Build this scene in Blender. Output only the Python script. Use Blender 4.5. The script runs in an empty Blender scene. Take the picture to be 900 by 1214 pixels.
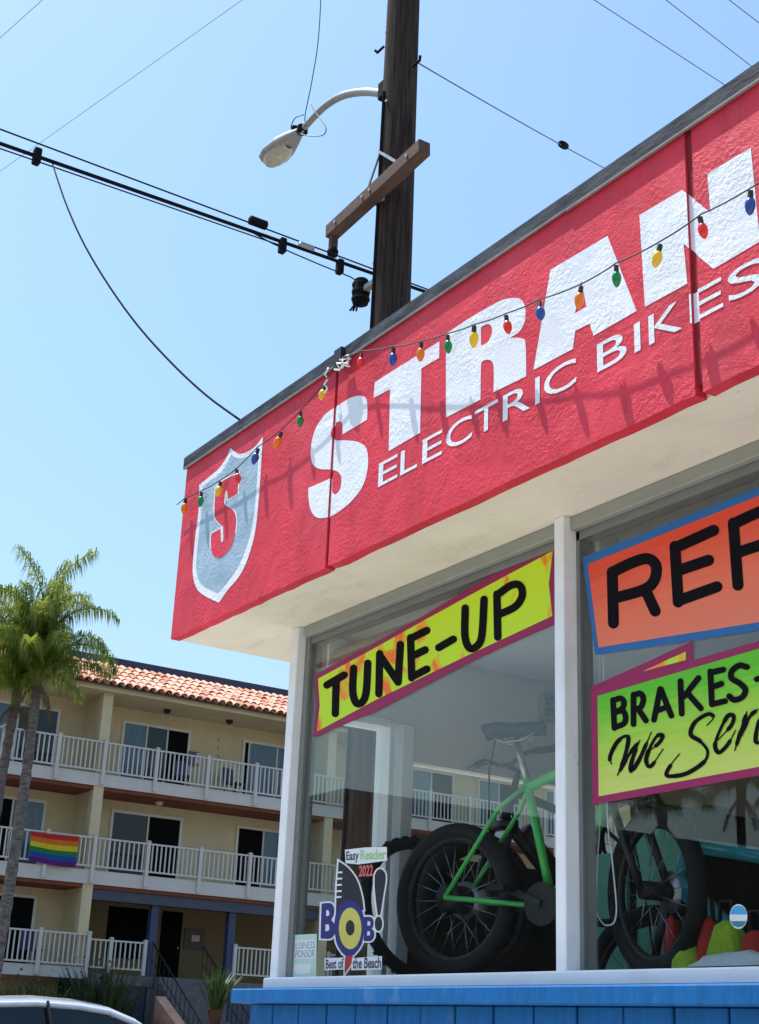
import bpy, bmesh, math, random
from mathutils import Vector, Matrix, Quaternion
from mathutils.geometry import tessellate_polygon
random.seed(7)
sc = bpy.context.scene
C = sc.collection
R_ = math.radians
# ------------------------------------------------------------------ camera
FPX, PITCH, ROLL, YAW = 1655.396, 0.361054, 0.042954, 2.572731
CAM = Vector((6.3874, -2.8521, 1.35))
cF = Vector((math.cos(YAW)*math.cos(PITCH), math.sin(YAW)*math.cos(PITCH), math.sin(PITCH)))
_r = Vector((math.sin(YAW), -math.cos(YAW), 0)); _u = _r.cross(cF)
cR = _r*math.cos(ROLL)+_u*math.sin(ROLL); cU = -_r*math.sin(ROLL)+_u*math.cos(ROLL)
cd = bpy.data.cameras.new('camera'); cam = bpy.data.objects.new('camera', cd); C.objects.link(cam)
cd.sensor_fit = 'HORIZONTAL'; cd.sensor_width = 36; cd.lens = FPX/900*36; cd.clip_start = .05; cd.clip_end = 2000
M = Matrix((cR, cU, -cF)).transposed().to_4x4(); M.translation = CAM; cam.matrix_world = M
sc.camera = cam
# ------------------------------------------------------------------ sky, sun, exposure
SUN = Vector((-.30, -.160, .94)).normalized()
w = bpy.data.worlds.new('World'); sc.world = w; w.use_nodes = True
nt = w.node_tree; bg = nt.nodes['Background']
sky = nt.nodes.new('ShaderNodeTexSky'); sky.sky_type = 'NISHITA'; sky.sun_disc = False
sky.sun_elevation = math.asin(SUN.z); sky.sun_rotation = math.atan2(SUN.x, SUN.y)
sky.air_density = 2.0; sky.dust_density = 2.2; sky.ozone_density = 10.0; sky.altitude = 10
nt.links.new(sky.outputs[0], bg.inputs[0]); bg.inputs[1].default_value = .139
sd = bpy.data.lights.new('sun', 'SUN'); so = bpy.data.objects.new('sun', sd); C.objects.link(so)
sd.energy = 5.0; sd.angle = R_(.5); sd.color = (1, .96, .9)
so.rotation_mode = 'QUATERNION'; so.rotation_quaternion = (-SUN).to_track_quat('-Z', 'Y'); so.location = (0, 0, 30)
vs = sc.view_settings; vs.view_transform = 'Standard'; vs.look = 'None'; vs.gamma = 1; vs.exposure = 0.55

# ------------------------------------------------------------------ helpers
def P(px, py, ax, val):
    d = cF + cR*((px-450)/FPX) - cU*((py-607)/FPX)
    return CAM + d*((val-CAM[ax])/d[ax])
def PD(px, py, dep): return CAM + (cF + cR*((px-450)/FPX) - cU*((py-607)/FPX))*dep
def depth(v): return (Vector(v)-CAM).dot(cF)

def mat(name, col, rough=.7, var=.12, scale=6, bump=0, bscale=60, metal=0, spec=.4, stretch=(1, 1, 1), col2=None, detail=6, bdist=.01, coat=0, transl=0):
    m = bpy.data.materials.new(name); m.use_nodes = True
    n = m.node_tree; L = n.links; b = n.nodes['Principled BSDF']
    tc = n.nodes.new('ShaderNodeTexCoord'); mp = n.nodes.new('ShaderNodeMapping'); mp.inputs['Scale'].default_value = stretch
    L.new(tc.outputs['Object'], mp.inputs[0])
    no = n.nodes.new('ShaderNodeTexNoise'); no.inputs['Scale'].default_value = scale; no.inputs['Detail'].default_value = detail; no.inputs['Roughness'].default_value = .65
    L.new(mp.outputs[0], no.inputs['Vector'])
    cr = n.nodes.new('ShaderNodeValToRGB'); e = cr.color_ramp.elements
    e[0].position = .3; e[1].position = .72
    lo = [max(0, c*(1-var)) for c in col]; hi = [min(1, c*(1+var)) for c in (col2 or col)]
    e[0].color = (*lo, 1); e[1].color = (*hi, 1)
    L.new(no.outputs[0], cr.inputs[0]); L.new(cr.outputs[0], b.inputs['Base Color'])
    rr = n.nodes.new('ShaderNodeMapRange'); rr.inputs['To Min'].default_value = max(0, rough-.08); rr.inputs['To Max'].default_value = min(1, rough+.08)
    L.new(no.outputs[0], rr.inputs[0]); L.new(rr.outputs[0], b.inputs['Roughness'])
    b.inputs['Metallic'].default_value = metal; b.inputs['Specular IOR Level'].default_value = spec
    if coat: b.inputs['Coat Weight'].default_value = coat; b.inputs['Coat Roughness'].default_value = .05
    if bump:
        nb = n.nodes.new('ShaderNodeTexNoise'); nb.inputs['Scale'].default_value = bscale; nb.inputs['Detail'].default_value = 4
        L.new(mp.outputs[0], nb.inputs['Vector'])
        bp = n.nodes.new('ShaderNodeBump'); bp.inputs['Strength'].default_value = bump; bp.inputs['Distance'].default_value = bdist
        L.new(nb.outputs[0], bp.inputs['Height']); L.new(bp.outputs[0], b.inputs['Normal'])
    if transl:
        t = n.nodes.new('ShaderNodeBsdfTranslucent'); mx = n.nodes.new('ShaderNodeMixShader'); mx.inputs[0].default_value = transl
        L.new(cr.outputs[0], t.inputs[0]); L.new(b.outputs[0], mx.inputs[1]); L.new(t.outputs[0], mx.inputs[2])
        L.new(mx.outputs[0], n.nodes['Material Output'].inputs[0])
    return m

def stucco(name, col, var=.10):
    """painted render: relief that comes and goes over trowelled patches, over a finer grain"""
    m = mat(name, col, .62, var, 4, .5, 58, bdist=.012, spec=.3); n = m.node_tree; L = n.links
    bp = next(x for x in n.nodes if x.type == 'BUMP'); tc = next(x for x in n.nodes if x.type == 'TEX_COORD'); hs = bp.inputs['Height'].links[0].from_socket
    pt = n.nodes.new('ShaderNodeTexNoise'); pt.inputs['Scale'].default_value = 4.5; pt.inputs['Detail'].default_value = 4; pt.inputs['Distortion'].default_value = 1.0; L.new(tc.outputs['Object'], pt.inputs['Vector'])
    mr = n.nodes.new('ShaderNodeMapRange'); mr.inputs['From Min'].default_value = .36; mr.inputs['From Max'].default_value = .64; mr.inputs['To Min'].default_value = .12; L.new(pt.outputs[0], mr.inputs[0])
    mu = n.nodes.new('ShaderNodeMath'); mu.operation = 'MULTIPLY'; L.new(hs, mu.inputs[0]); L.new(mr.outputs[0], mu.inputs[1]); L.new(mu.outputs[0], bp.inputs['Height'])
    f = n.nodes.new('ShaderNodeTexNoise'); f.inputs['Scale'].default_value = 150; f.inputs['Detail'].default_value = 5; L.new(tc.outputs['Object'], f.inputs['Vector'])
    b2 = n.nodes.new('ShaderNodeBump'); b2.inputs['Strength'].default_value = .35; b2.inputs['Distance'].default_value = .005
    L.new(f.outputs[0], b2.inputs['Height']); L.new(bp.outputs[0], b2.inputs['Normal']); L.new(b2.outputs[0], n.nodes['Principled BSDF'].inputs['Normal'])
    return m
def wear(m, col, lo=.70, hi=.74, scale=7, stretch=(1, 1, 1), amount=1.0):
    """chips and stains with their own irregular shape"""
    n = m.node_tree; L = n.links; b = n.nodes['Principled BSDF']; src = b.inputs['Base Color'].links[0].from_socket
    tc = next(x for x in n.nodes if x.type == 'TEX_COORD'); mp = n.nodes.new('ShaderNodeMapping'); mp.inputs['Scale'].default_value = stretch; mp.inputs['Location'].default_value = (3.1, 1.7, .4)
    L.new(tc.outputs['Object'], mp.inputs[0]); no = n.nodes.new('ShaderNodeTexNoise'); no.inputs['Scale'].default_value = scale; no.inputs['Detail'].default_value = 8; no.inputs['Roughness'].default_value = .7
    L.new(mp.outputs[0], no.inputs['Vector']); mr = n.nodes.new('ShaderNodeMapRange'); mr.inputs['From Min'].default_value = lo; mr.inputs['From Max'].default_value = hi; mr.inputs['To Max'].default_value = amount
    L.new(no.outputs[0], mr.inputs[0]); mx = n.nodes.new('ShaderNodeMixRGB'); mx.inputs[2].default_value = (*col, 1)
    L.new(mr.outputs[0], mx.inputs[0]); L.new(src, mx.inputs[1]); L.new(mx.outputs[0], b.inputs['Base Color']); return m
def glass_mat(name, tint=(1, 1, 1), rough=0.0):
    m = bpy.data.materials.new(name); m.use_nodes = True; n = m.node_tree; L = n.links
    n.nodes.remove(n.nodes['Principled BSDF'])
    tr = n.nodes.new('ShaderNodeBsdfTransparent'); tr.inputs[0].default_value = (*tint, 1)
    gl = n.nodes.new('ShaderNodeBsdfGlossy'); gl.inputs['Roughness'].default_value = rough
    ge = n.nodes.new('ShaderNodeNewGeometry'); ma = n.nodes.new('ShaderNodeMath'); ma.operation = 'MULTIPLY_ADD'
    ma.inputs[1].default_value = 1/1.52-1.52; ma.inputs[2].default_value = 1.52     # same facing term on both faces of the sheet
    L.new(ge.outputs['Backfacing'], ma.inputs[0])
    fr = n.nodes.new('ShaderNodeFresnel'); L.new(ma.outputs[0], fr.inputs['IOR'])
    mx = n.nodes.new('ShaderNodeMixShader'); L.new(fr.outputs[0], mx.inputs[0]); L.new(tr.outputs[0], mx.inputs[1]); L.new(gl.outputs[0], mx.inputs[2])
    L.new(mx.outputs[0], n.nodes['Material Output'].inputs[0])
    return m

def grad_mat(name, stops, z0, z1, smear=None, rough=.55):
    """printed colour fade of a poster, bottom (0) to top (1)"""
    m = mat(name, stops[0][1], rough, .04, 5); n = m.node_tree; L = n.links; b = n.nodes['Principled BSDF']
    tc = n.nodes.new('ShaderNodeTexCoord'); sx = n.nodes.new('ShaderNodeSeparateXYZ'); L.new(tc.outputs['Object'], sx.inputs[0])
    no = n.nodes.new('ShaderNodeTexNoise'); no.inputs['Scale'].default_value = 9; no.inputs['Detail'].default_value = 6
    sm = n.nodes.new('ShaderNodeMapping'); sm.inputs['Scale'].default_value = (.6, 1, 6); sm.inputs['Rotation'].default_value = (0, -.35, 0); L.new(tc.outputs['Object'], sm.inputs[0]); L.new(sm.outputs[0], no.inputs['Vector'])
    mr = n.nodes.new('ShaderNodeMapRange'); mr.inputs['From Min'].default_value = z0; mr.inputs['From Max'].default_value = z1; L.new(sx.outputs['Z'], mr.inputs[0])
    ad = n.nodes.new('ShaderNodeMath'); ad.operation = 'MULTIPLY_ADD'; ad.inputs[1].default_value = .5; ad.inputs[2].default_value = -.25; L.new(no.outputs[0], ad.inputs[0])
    a2 = n.nodes.new('ShaderNodeMath'); L.new(ad.outputs[0], a2.inputs[0]); L.new(mr.outputs[0], a2.inputs[1])
    cr = n.nodes.new('ShaderNodeValToRGB'); el = cr.color_ramp.elements
    for i, (p, c) in enumerate(stops):
        e = el[i] if i < 2 else el.new(p)
        e.position = p; e.color = (*c, 1)
    L.new(a2.outputs[0], cr.inputs[0]); out = cr.outputs[0]
    if smear:
        n2 = n.nodes.new('ShaderNodeTexNoise'); n2.inputs['Scale'].default_value = 4.5; n2.inputs['Detail'].default_value = 5; n2.inputs['Distortion'].default_value = 1.2
        L.new(tc.outputs['Object'], n2.inputs['Vector'])
        c2 = n.nodes.new('ShaderNodeValToRGB'); c2.color_ramp.elements[0].position = .56; c2.color_ramp.elements[1].position = .66; L.new(n2.outputs[0], c2.inputs[0])
        mx = n.nodes.new('ShaderNodeMixRGB'); mx.inputs[2].default_value = (*smear, 1); L.new(c2.outputs[0], mx.inputs[0]); L.new(out, mx.inputs[1]); out = mx.outputs[0]
    L.new(out, b.inputs['Base Color'])
    return m

class MB:
    def __init__(s): s.v = []; s.f = []
    def add(s, v, f):
        o = len(s.v); s.v += [tuple(p) for p in v]; s.f += [tuple(i+o for i in q) for q in f]; return s
    def box(s, x0, x1, y0, y1, z0, z1):
        return s.add([(x0,y0,z0),(x1,y0,z0),(x1,y1,z0),(x0,y1,z0),(x0,y0,z1),(x1,y0,z1),(x1,y1,z1),(x0,y1,z1)],
                     [(0,3,2,1),(4,5,6,7),(0,1,5,4),(1,2,6,5),(2,3,7,6),(3,0,4,7)])
    def beam(s, a, b, w, h, up=(0,0,1)):
        a, b = Vector(a), Vector(b); d = (b-a).normalized(); r = d.cross(Vector(up))
        r = r.normalized() if r.length > 1e-6 else Vector((1,0,0)); u = r.cross(d)
        v = [p + r*sx*w/2 + u*sy*h/2 for p in (a, b) for sx, sy in ((-1,-1),(1,-1),(1,1),(-1,1))]
        return s.add(v, [(0,1,2,3),(7,6,5,4),(0,4,5,1),(1,5,6,2),(2,6,7,3),(3,7,4,0)])
    def tube(s, pts, r, n=8, caps=True, closed=False):
        pts = [Vector(p) for p in pts]; m = len(pts); rs = r if isinstance(r, (list, tuple)) else [r]*m
        prev = None; v = []
        for i, p in enumerate(pts):
            if closed: d = pts[(i+1) % m]-pts[i-1]
            else: d = pts[min(i+1, m-1)]-pts[max(i-1, 0)]
            d.normalize()
            if prev is None:
                a = Vector((0,0,1)) if abs(d.z) < .9 else Vector((1,0,0)); x = d.cross(a).normalized()
            else:
                x = prev - d*prev.dot(d); x.normalize()
            prev = x; y = d.cross(x)
            v += [p + (x*math.cos(2*math.pi*k/n)+y*math.sin(2*math.pi*k/n))*rs[i] for k in range(n)]
        f = []
        for i in range(m if closed else m-1):
            j = (i+1) % m
            for k in range(n): f.append((i*n+k, i*n+(k+1) % n, j*n+(k+1) % n, j*n+k))
        if caps and not closed: f += [tuple(range(n))[::-1], tuple((m-1)*n+k for k in range(n))]
        return s.add(v, f)
    def lathe(s, prof, n=12, base=(0,0,0), axis='z', sx=1, sy=1):
        v = []; b = Vector(base)
        for r, h in prof:
            for k in range(n):
                a = 2*math.pi*k/n; c, d = r*math.cos(a)*sx, r*math.sin(a)*sy
                q = {'z': (c, d, h), 'x': (h, c, d), 'y': (d, h, c)}[axis]
                v.append(b+Vector(q))
        m = len(prof); f = [(i*n+k, i*n+(k+1) % n, (i+1)*n+(k+1) % n, (i+1)*n+k) for i in range(m-1) for k in range(n)]
        f += [tuple(range(n))[::-1], tuple((m-1)*n+k for k in range(n))]
        return s.add(v, f)
    def flat(s, loops, y, t=.001):
        """filled outline in the x-z plane facing -y, thickness t behind"""
        L = [[Vector((p[0], p[1], 0)) for p in lp] for lp in loops]
        tri = tessellate_polygon(L); fl = [p for lp in L for p in lp]; n = len(fl)
        v = [(p.x, y, p.y) for p in fl] + [(p.x, y+t, p.y) for p in fl]; f = []
        for a, b, c in tri:
            q = (fl[b]-fl[a]).cross(fl[c]-fl[a]).z
            f.append((a, b, c) if q > 0 else (a, c, b))
        o = 0
        for lp in L:
            m = len(lp)
            for i in range(m): a, b = o+i, o+(i+1) % m; f.append((a, b, b+n, a+n))
            o += m
        return s.add(v, f)
    def build(s, name, m, parent=None, smooth=False, local=False, bevel=0, auto=None):
        me = bpy.data.meshes.new(name); me.from_pydata(s.v, [], s.f); me.update()
        if bevel or auto:
            bm = bmesh.new(); bm.from_mesh(me)
            bmesh.ops.recalc_face_normals(bm, faces=bm.faces)
            if bevel: bmesh.ops.bevel(bm, geom=bm.edges[:], offset=bevel, segments=1, affect='EDGES', profile=.5)
            bm.to_mesh(me); bm.free()
        if smooth:
            for p in me.polygons: p.use_smooth = True
        return put(name, me, m, parent, local)
def put(name, me, m, parent=None, local=False):
    if m is not None and not me.materials: me.materials.append(m)
    o = bpy.data.objects.new(name, me); C.objects.link(o)
    if parent is not None:
        o.parent = parent
        if not local:
            p = parent; loc = Vector()
            while p: loc += p.location; p = p.parent
            if parent.type == 'EMPTY': o.matrix_parent_inverse = Matrix.Translation(-parent.location)
    return o
def sharp(o, ang=40):
    """shade smooth but keep hard edges"""
    me = o.data; bm = bmesh.new(); bm.from_mesh(me); bmesh.ops.recalc_face_normals(bm, faces=bm.faces)
    for e in bm.edges: e.smooth = len(e.link_faces) == 2 and e.calc_face_angle(0) < R_(ang)
    for f in bm.faces: f.smooth = True
    bm.to_mesh(me); bm.free(); return o
def tag(o, label=None, cat=None, group=None, kind=None):
    if label: o['label'] = label
    if cat: o['category'] = cat
    if group: o['group'] = group
    if kind: o['kind'] = kind
    return o
def thing(name, label, cat, loc=(0,0,0), rz=0, group=None):
    o = bpy.data.objects.new(name, None); C.objects.link(o); o.location = loc; o.rotation_euler = (0,0,rz); o.empty_display_size = .1
    return tag(o, label, cat, group)
def copy_tree(o, parent=None):
    c = o.copy(); C.objects.link(c); c.parent = parent
    for ch in list(o.children): copy_tree(ch, c)
    return c
def smooth_loop(pts, n=6, closed=True):
    """Hermite curve; a third entry marks a corner"""
    m = len(pts); V = [Vector((p[0], p[1])) for p in pts]; cor = [len(p) > 2 for p in pts]
    out = []
    for i in range(m if closed else m-1):
        j = (i+1) % m; a, b = V[i], V[j]
        if cor[i] and cor[j]: out.append(a); continue
        ci = cor[i] or (not closed and i == 0); cj = cor[j] or (not closed and j == m-1)
        ta = (b-a) if ci else (b-V[i-1])/2
        tb = (b-a) if cj else (V[(j+1) % m]-a)/2
        for k in range(n):
            t = k/n; t2, t3 = t*t, t*t*t
            out.append(a*(2*t3-3*t2+1)+ta*(t3-2*t2+t)+b*(-2*t3+3*t2)+tb*(t3-t2))
    if not closed: out.append(V[-1])
    return [(p.x, p.y) for p in out]
def offset_loop(pts, d):
    n = len(pts); V = [Vector((p[0], p[1])) for p in pts]
    area = sum(V[i].x*V[(i+1) % n].y-V[(i+1) % n].x*V[i].y for i in range(n)); sg = 1 if area > 0 else -1
    out = []
    for i in range(n):
        e1 = (V[i]-V[i-1]); e2 = (V[(i+1) % n]-V[i])
        if e1.length < 1e-6 or e2.length < 1e-6: out.append(tuple(V[i])); continue
        e1.normalize(); e2.normalize(); n1 = Vector((e1.y, -e1.x))*sg; n2 = Vector((e2.y, -e2.x))*sg
        b = n1+n2; b = b.normalized() if b.length > .05 else n1; k = min(2.2, 1/max(.35, b.dot(n1)))
        out.append(tuple(V[i]+b*d*k))
    return out
def zoomer(ox, oy, s): return lambda pts: [(ox+p[0]/s, oy+p[1]/s)+tuple(p[2:]) for p in pts]
def to_plane(pts, y):
    q = [P(p[0], p[1], 1, y) for p in pts]; return [(v.x, v.z) for v in q]
def ellipse(cx, cy, rx, ry, n=36): return [(cx+rx*math.cos(2*math.pi*k/n), cy+ry*math.sin(2*math.pi*k/n)) for k in range(n)]
def ribbon(pts, wd, y, mb, t=.0006, caps=True):
    """brush stroke along image points, widths in image pixels"""
    V = [Vector(p) for p in pts]; m = len(V); ws = wd if isinstance(wd, (list, tuple)) else [wd]*m
    if len(ws) != m: ws = [ws[min(len(ws)-1, int(round(i*(len(ws)-1)/(m-1))))] for i in range(m)]
    Lf, Rt = [], []
    for i in range(m):
        d = V[min(i+1, m-1)]-V[max(i-1, 0)]; d.normalize(); nn = Vector((-d.y, d.x))*ws[i]/2
        Lf.append(V[i]+nn); Rt.append(V[i]-nn)
    v = [to_plane([p], y)[0] for p in Lf]+[to_plane([p], y)[0] for p in Rt]
    mb.add([(a, y, b) for a, b in v], [(i, i+1, m+i+1, m+i) for i in range(m-1)])
    if caps:
        for e, d in ((0, V[0]-V[1]), (m-1, V[-1]-V[-2])):
            a0 = math.atan2(d.y, d.x); r = ws[e]/2
            arc = [(V[e].x+r*math.cos(a0-math.pi/2+math.pi*k/8), V[e].y+r*math.sin(a0-math.pi/2+math.pi*k/8)) for k in range(9)]
            q = to_plane(arc, y); mb.add([(a, y, b) for a, b in q], [tuple(range(9))])
def glyph(ch, bold=False):
    cu = bpy.data.curves.new('glyph', 'FONT'); cu.body = ch; cu.size = 1; cu.resolution_u = 5; cu.offset = .028 if bold else 0.0
    o = bpy.data.objects.new('glyph', cu); C.objects.link(o)
    dg = bpy.context.evaluated_depsgraph_get(); me = bpy.data.meshes.new_from_object(o.evaluated_get(dg))
    v = [tuple(x.co[:2]) for x in me.vertices]; f = [tuple(p.vertices) for p in me.polygons]
    bpy.data.objects.remove(o); bpy.data.curves.remove(cu); bpy.data.meshes.remove(me)
    return v, f
def glyph_quad(mb, ch, quad, bold=False, cap=None):
    """text stretched into an image-space quad (tl, tr, br, bl) given as a function uv -> xyz"""
    v, f = glyph(ch, bold); x0 = min(p[0] for p in v); x1 = max(p[0] for p in v)
    z0, z1 = cap or (min(p[1] for p in v), max(p[1] for p in v))
    mb.add([quad((p[0]-x0)/(x1-x0), (p[1]-z0)/(z1-z0)) for p in v], f)
def px_quad(tl, tr, br, bl, y):
    tl, tr, br, bl = (to_plane([q], y)[0] for q in (tl, tr, br, bl))
    def fn(u, v):
        a = [bl[i]*(1-u)+br[i]*u for i in (0, 1)]; b = [tl[i]*(1-u)+tr[i]*u for i in (0, 1)]
        return (a[0]*(1-v)+b[0]*v, y, a[1]*(1-v)+b[1]*v)
    return fn

# ------------------------------------------------------------------ materials
m_red = stucco('red_stucco_paint', (.65, .034, .060), .16)
m_white_st = stucco('white_stucco_paint', (.77, .80, .85), .07)
m_shield = stucco('blue_grey_stucco_paint', (.33, .46, .56), .2)
m_groove = mat('joint_red', (.23, .01, .016), .8, .2, 12)
m_flash = mat('grey_metal_flashing', (.018, .020, .026), .7, .5, 5, .2, 30, stretch=(1, 1, 4), col2=(.065, .075, .09), spec=.15)
m_blind_lip = mat('pale_drip_edge', (.22, .19, .18), .6, .3, 8)
m_cream = mat('cream_soffit', (.80, .735, .60), .75, .07, 2.2, .15, 70)
m_white = mat('white_window_paint', (.84, .85, .86), .45, .06, 5, .08, 40)
m_greyframe = mat('grey_aluminium', (.22, .23, .22), .45, .1, 6, metal=.3)
m_olive = mat('olive_grey_head', (.30, .31, .27), .5, .08, 5)
m_blue = mat('blue_timber_paint', (.006, .105, .305), .6, .18, 7, .2, 30, stretch=(4, 4, .6), spec=.18)
m_glass = glass_mat('shop_glass', (.96, .98, .97))
m_inwall = mat('interior_wall', (.78, .70, .62), .85, .08, 2)
m_ceil = mat('interior_ceiling', (.85, .83, .80), .9, .05, 2)
m_deck = mat('dark_display_deck', (.05, .045, .05), .7, .3, 5)
m_blind = mat('beige_roller_blind', (.34, .30, .24), .8, .06, 20, stretch=(1, 1, 8))
m_darkwall = mat('darkened_shop_wall', (.025, .024, .026), .8, .3, 4, stretch=(1, 1, 6))  # near-black put into the inner walls to stand for a dim interior
m_dkbrown = mat('dark_brown_header', (.07, .06, .055), .8, .1, 5)  # dark brown of base wall, vent slats and window surrounds
m_black = mat('black_paint', (.012, .011, .013), .5, .2, 10)
m_ink = mat('sign_ink', (.006, .0045, .007), .9, .3, 14, spec=.12)
m_mag = mat('magenta_border', (.30, .012, .085), .55, .08, 8)
m_sblue = mat('sign_blue_border', (.018, .13, .36), .55, .08, 8)
m_wood = mat('weathered_pole_wood', (.024, .016, .013), .9, .5, 9, .8, 40, stretch=(5, 5, .25), col2=(.058, .040, .032), spec=.15)
m_arm = mat('brown_crossarm_wood', (.115, .065, .045), .8, .35, 6, .4, 40, stretch=(.4, 5, 5))
m_steel = mat('galvanised_steel', (.42, .42, .41), .45, .15, 12, metal=.6)
m_cable = mat('black_cable', (.009, .009, .011), .85, .2, 10, spec=.12)
m_thin = mat('thin_wire', (.10, .115, .13), .6, .1, 10)
m_lamp = mat('lamp_housing', (.33, .325, .30), .5, .12, 8, metal=.2)
m_lens = mat('lamp_lens', (.50, .46, .36), .25, .2, 14, spec=.6)
m_conc = mat('concrete', (.27, .255, .235), .85, .15, 1.5, .2, 50)
m_asph = mat('asphalt', (.05, .05, .052), .85, .25, 3, .3, 90)
m_pave = mat('pale_pavement', (.42, .40, .36), .85, .12, 1.5, .2, 50)
m_soil = mat('dry_ground', (.11, .095, .065), .9, .3, .4, .2, 5)
m_mark = mat('road_paint', (.7, .7, .66), .7, .2, 5)

wear(m_white, (.16, .14, .13), .66, .72, 9, (1, 1, .5), .8); wear(m_white, (.50, .48, .45), .52, .75, 3, (1, 1, .3), .35)
wear(m_cream, (.46, .40, .30), .54, .80, 3.5, (1, 2.5, 1), .55); wear(m_cream, (.30, .25, .19), .67, .72, 9, (1, 3, 1), .5)
wear(m_red, (.36, .018, .03), .52, .8, 3, (1.6, 1, .5), .7); wear(m_red, (.30, .02, .03), .58, .75, 9, (2.2, 1, .16), .55); wear(m_red, (.74, .12, .15), .53, .8, 1.7, (1, 1, 1), .6); wear(m_red, (.72, .16, .18), .64, .72, 22, (1, 1, 1), .45)
wear(m_white_st, (.50, .50, .54), .56, .8, 4, (1.5, 1, .5), .6); wear(m_shield, (.50, .58, .64), .55, .75, 12, (1, 1, 1), .6)
wear(m_blue, (.10, .20, .36), .56, .72, 8, (1, 1, .5), .6); wear(m_blue, (.004, .03, .09), .68, .73, 14, (2, 1, .4), .7)
# ------------------------------------------------------------------ the ground
tag(MB().box(-300, 300, -300, 300, -.3, -.004).build('ground', m_soil), kind='structure')
tag(MB().box(-20.5, -3.6, -160, 160, -.05, .02).build('side_road', m_asph), kind='structure')
tag(MB().box(-3.0, 200, -20, -6.6, -.05, .016).build('front_road', m_asph), kind='structure')
tag(MB().box(-3.4, 40, -6.4, 40, -.05, .15).build('pavement', m_pave), kind='structure')
tag(MB().box(-3.6, -3.4, -6.6, 40, -.05, .16).box(-3.4, 40, -6.6, -6.4, -.05, .16).build('kerb', m_conc), kind='structure')
tag(MB().box(-23.2, -20.7, -160, 160, -.05, .15).build('pavement', m_conc), kind='structure')
tag(MB().box(-20.7, -20.5, -160, 160, -.05, .16).build('kerb', m_conc), kind='structure')
mk = MB()
for k in range(-20, 20): mk.box(-12.06, -11.94, k*6, k*6+3, .019, .024)
tag(mk.build('road_marking', m_mark), kind='structure')

# ------------------------------------------------------------------ the bike shop
ZB, ZT, YW, XP, XM, XM2, ZS, XJ1, XJ2 = 3.2166, 4.2166, .3819, .5751, 2.5739, 2.628, 1.5396, 1.5274, 3.6909
XE, YE = 8.6, 6.2
shop = thing('bike_shop', 'single storey shop with red stucco sign band, white window posts and blue timber base', 'shop', (0, 0, .15))
def flat_panel(x0, x1, name='fascia_panel'):
    """front panel of the sign band with slightly uneven rendered lower edge"""
    random.seed(int(x0*100)); n = 26
    pts = [(x0+(x1-x0)*k/n, ZB+random.uniform(-.004, .003)) for k in range(n+1)]
    pts += [(x1, ZT-.045), (x0, ZT-.045)]
    return MB().flat([pts], 0, .05).build(name, m_red, shop)
for x0, x1 in ((0, XJ1-.012), (XJ1+.012, XJ2-.016), (XJ2+.016, 5.85), (5.874, XE)): flat_panel(x0, x1)
MB().box(.002, XE, .009, .0495, ZB+.034, ZT-.05).build('joint_backing', m_groove, shop)
MB().box(0.001, .05, .0503, YE, ZB+.031, ZT-.045).build('return_fascia', m_red, shop)
fl = MB()
random.seed(3); xs = [-.02, 1.42, 1.60, 3.1, 4.75, 6.3, XE+.02]
for k in range(len(xs)-1):
    dz = random.uniform(-.004, .004); fl = MB().box(xs[k], xs[k+1]-.004, -.012-random.uniform(0, .004), .14, ZT-.047+dz, ZT+.012+dz)
    fl.build('roof_flashing', m_flash, shop)
    MB().box(xs[k], xs[k+1]-.004, -.014-.002*(k % 2), -.006, ZT-.056+dz, ZT-.0475+dz).build('drip_edge', m_blind_lip, shop)
MB().box(-.02, .12, .142, YE, ZT-.045, ZT+.012).build('roof_flashing', m_flash, shop)
MB().box(.06, XE-.05, .145, YE-.05, ZT-.10, ZT-.04).build('flat_roof', m_flash, shop)
MB().box(.003, XE, .0505, YE, ZB+.004, ZB+.03).build('soffit', m_cream, shop)
# front posts, head, sill
MB().box(XP, XP+.066, YW, YW+.12, ZS+.02, ZB+.004).build('corner_post', m_white, shop, bevel=.004)
MB().box(XP+.068, XP+.11, YW+.045, YW+.11, ZS+.02, ZB-.03).build('glazing_bead', m_greyframe, shop)
MB().box(XM, XM2, YW-.012, YW+.12, ZS+.02, ZB+.004).build('mullion', m_white, shop, bevel=.004)
MB().box(XM2+.002, XM2+.02, YW+.05, YW+.11, ZS+.02, ZB-.03).build('glazing_bead', m_greyframe, shop)
MB().box(4.95, 5.055, YW-.012, YW+.12, ZS+.02, ZB+.004).build('mullion', m_white, shop, bevel=.004)
MB().box(XE-.1, XE, YW, YW+.12, ZS+.02, ZB+.004).build('corner_post', m_white, shop, bevel=.004)
bays = ((XP+.111, XM-.002), (XM2+.021, 4.948), (5.057, XE-.102))
for a, b in bays:
    MB().box(a-.018, b, YW+.02, YW+.115, ZB-.05, ZB+.003).build('window_head', m_olive, shop, bevel=.004)
    MB().box(a-.018, b, YW+.05, YW+.112, ZB-.085, ZB-.052).build('window_head', m_greyframe, shop)
    MB().box(a, b, YW+.058, YW+.064, ZS+.045, ZB-.086).build('window_pane', m_glass, shop)
MB().box(XP-.005, XE, YW-.03, YW+.13, ZS+.001, ZS+.05).build('window_sill', m_white, shop, bevel=.006)
MB().box(.455, XE+.03, .255, YW+.13, ZS-.062, ZS-.001).build('timber_ledge', m_blue, shop, bevel=.006)
MB().box(XP+.01, XE, YW-.02, YW+.12, .15, ZS-.063).build('base_wall', m_dkbrown, shop)
g = [.545, .754, .973, 1.2, 1.421, 1.648, 1.876, 2.091]
while g[-1] < XE: g.append(g[-1]+.219)
random.seed(5)
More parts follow.
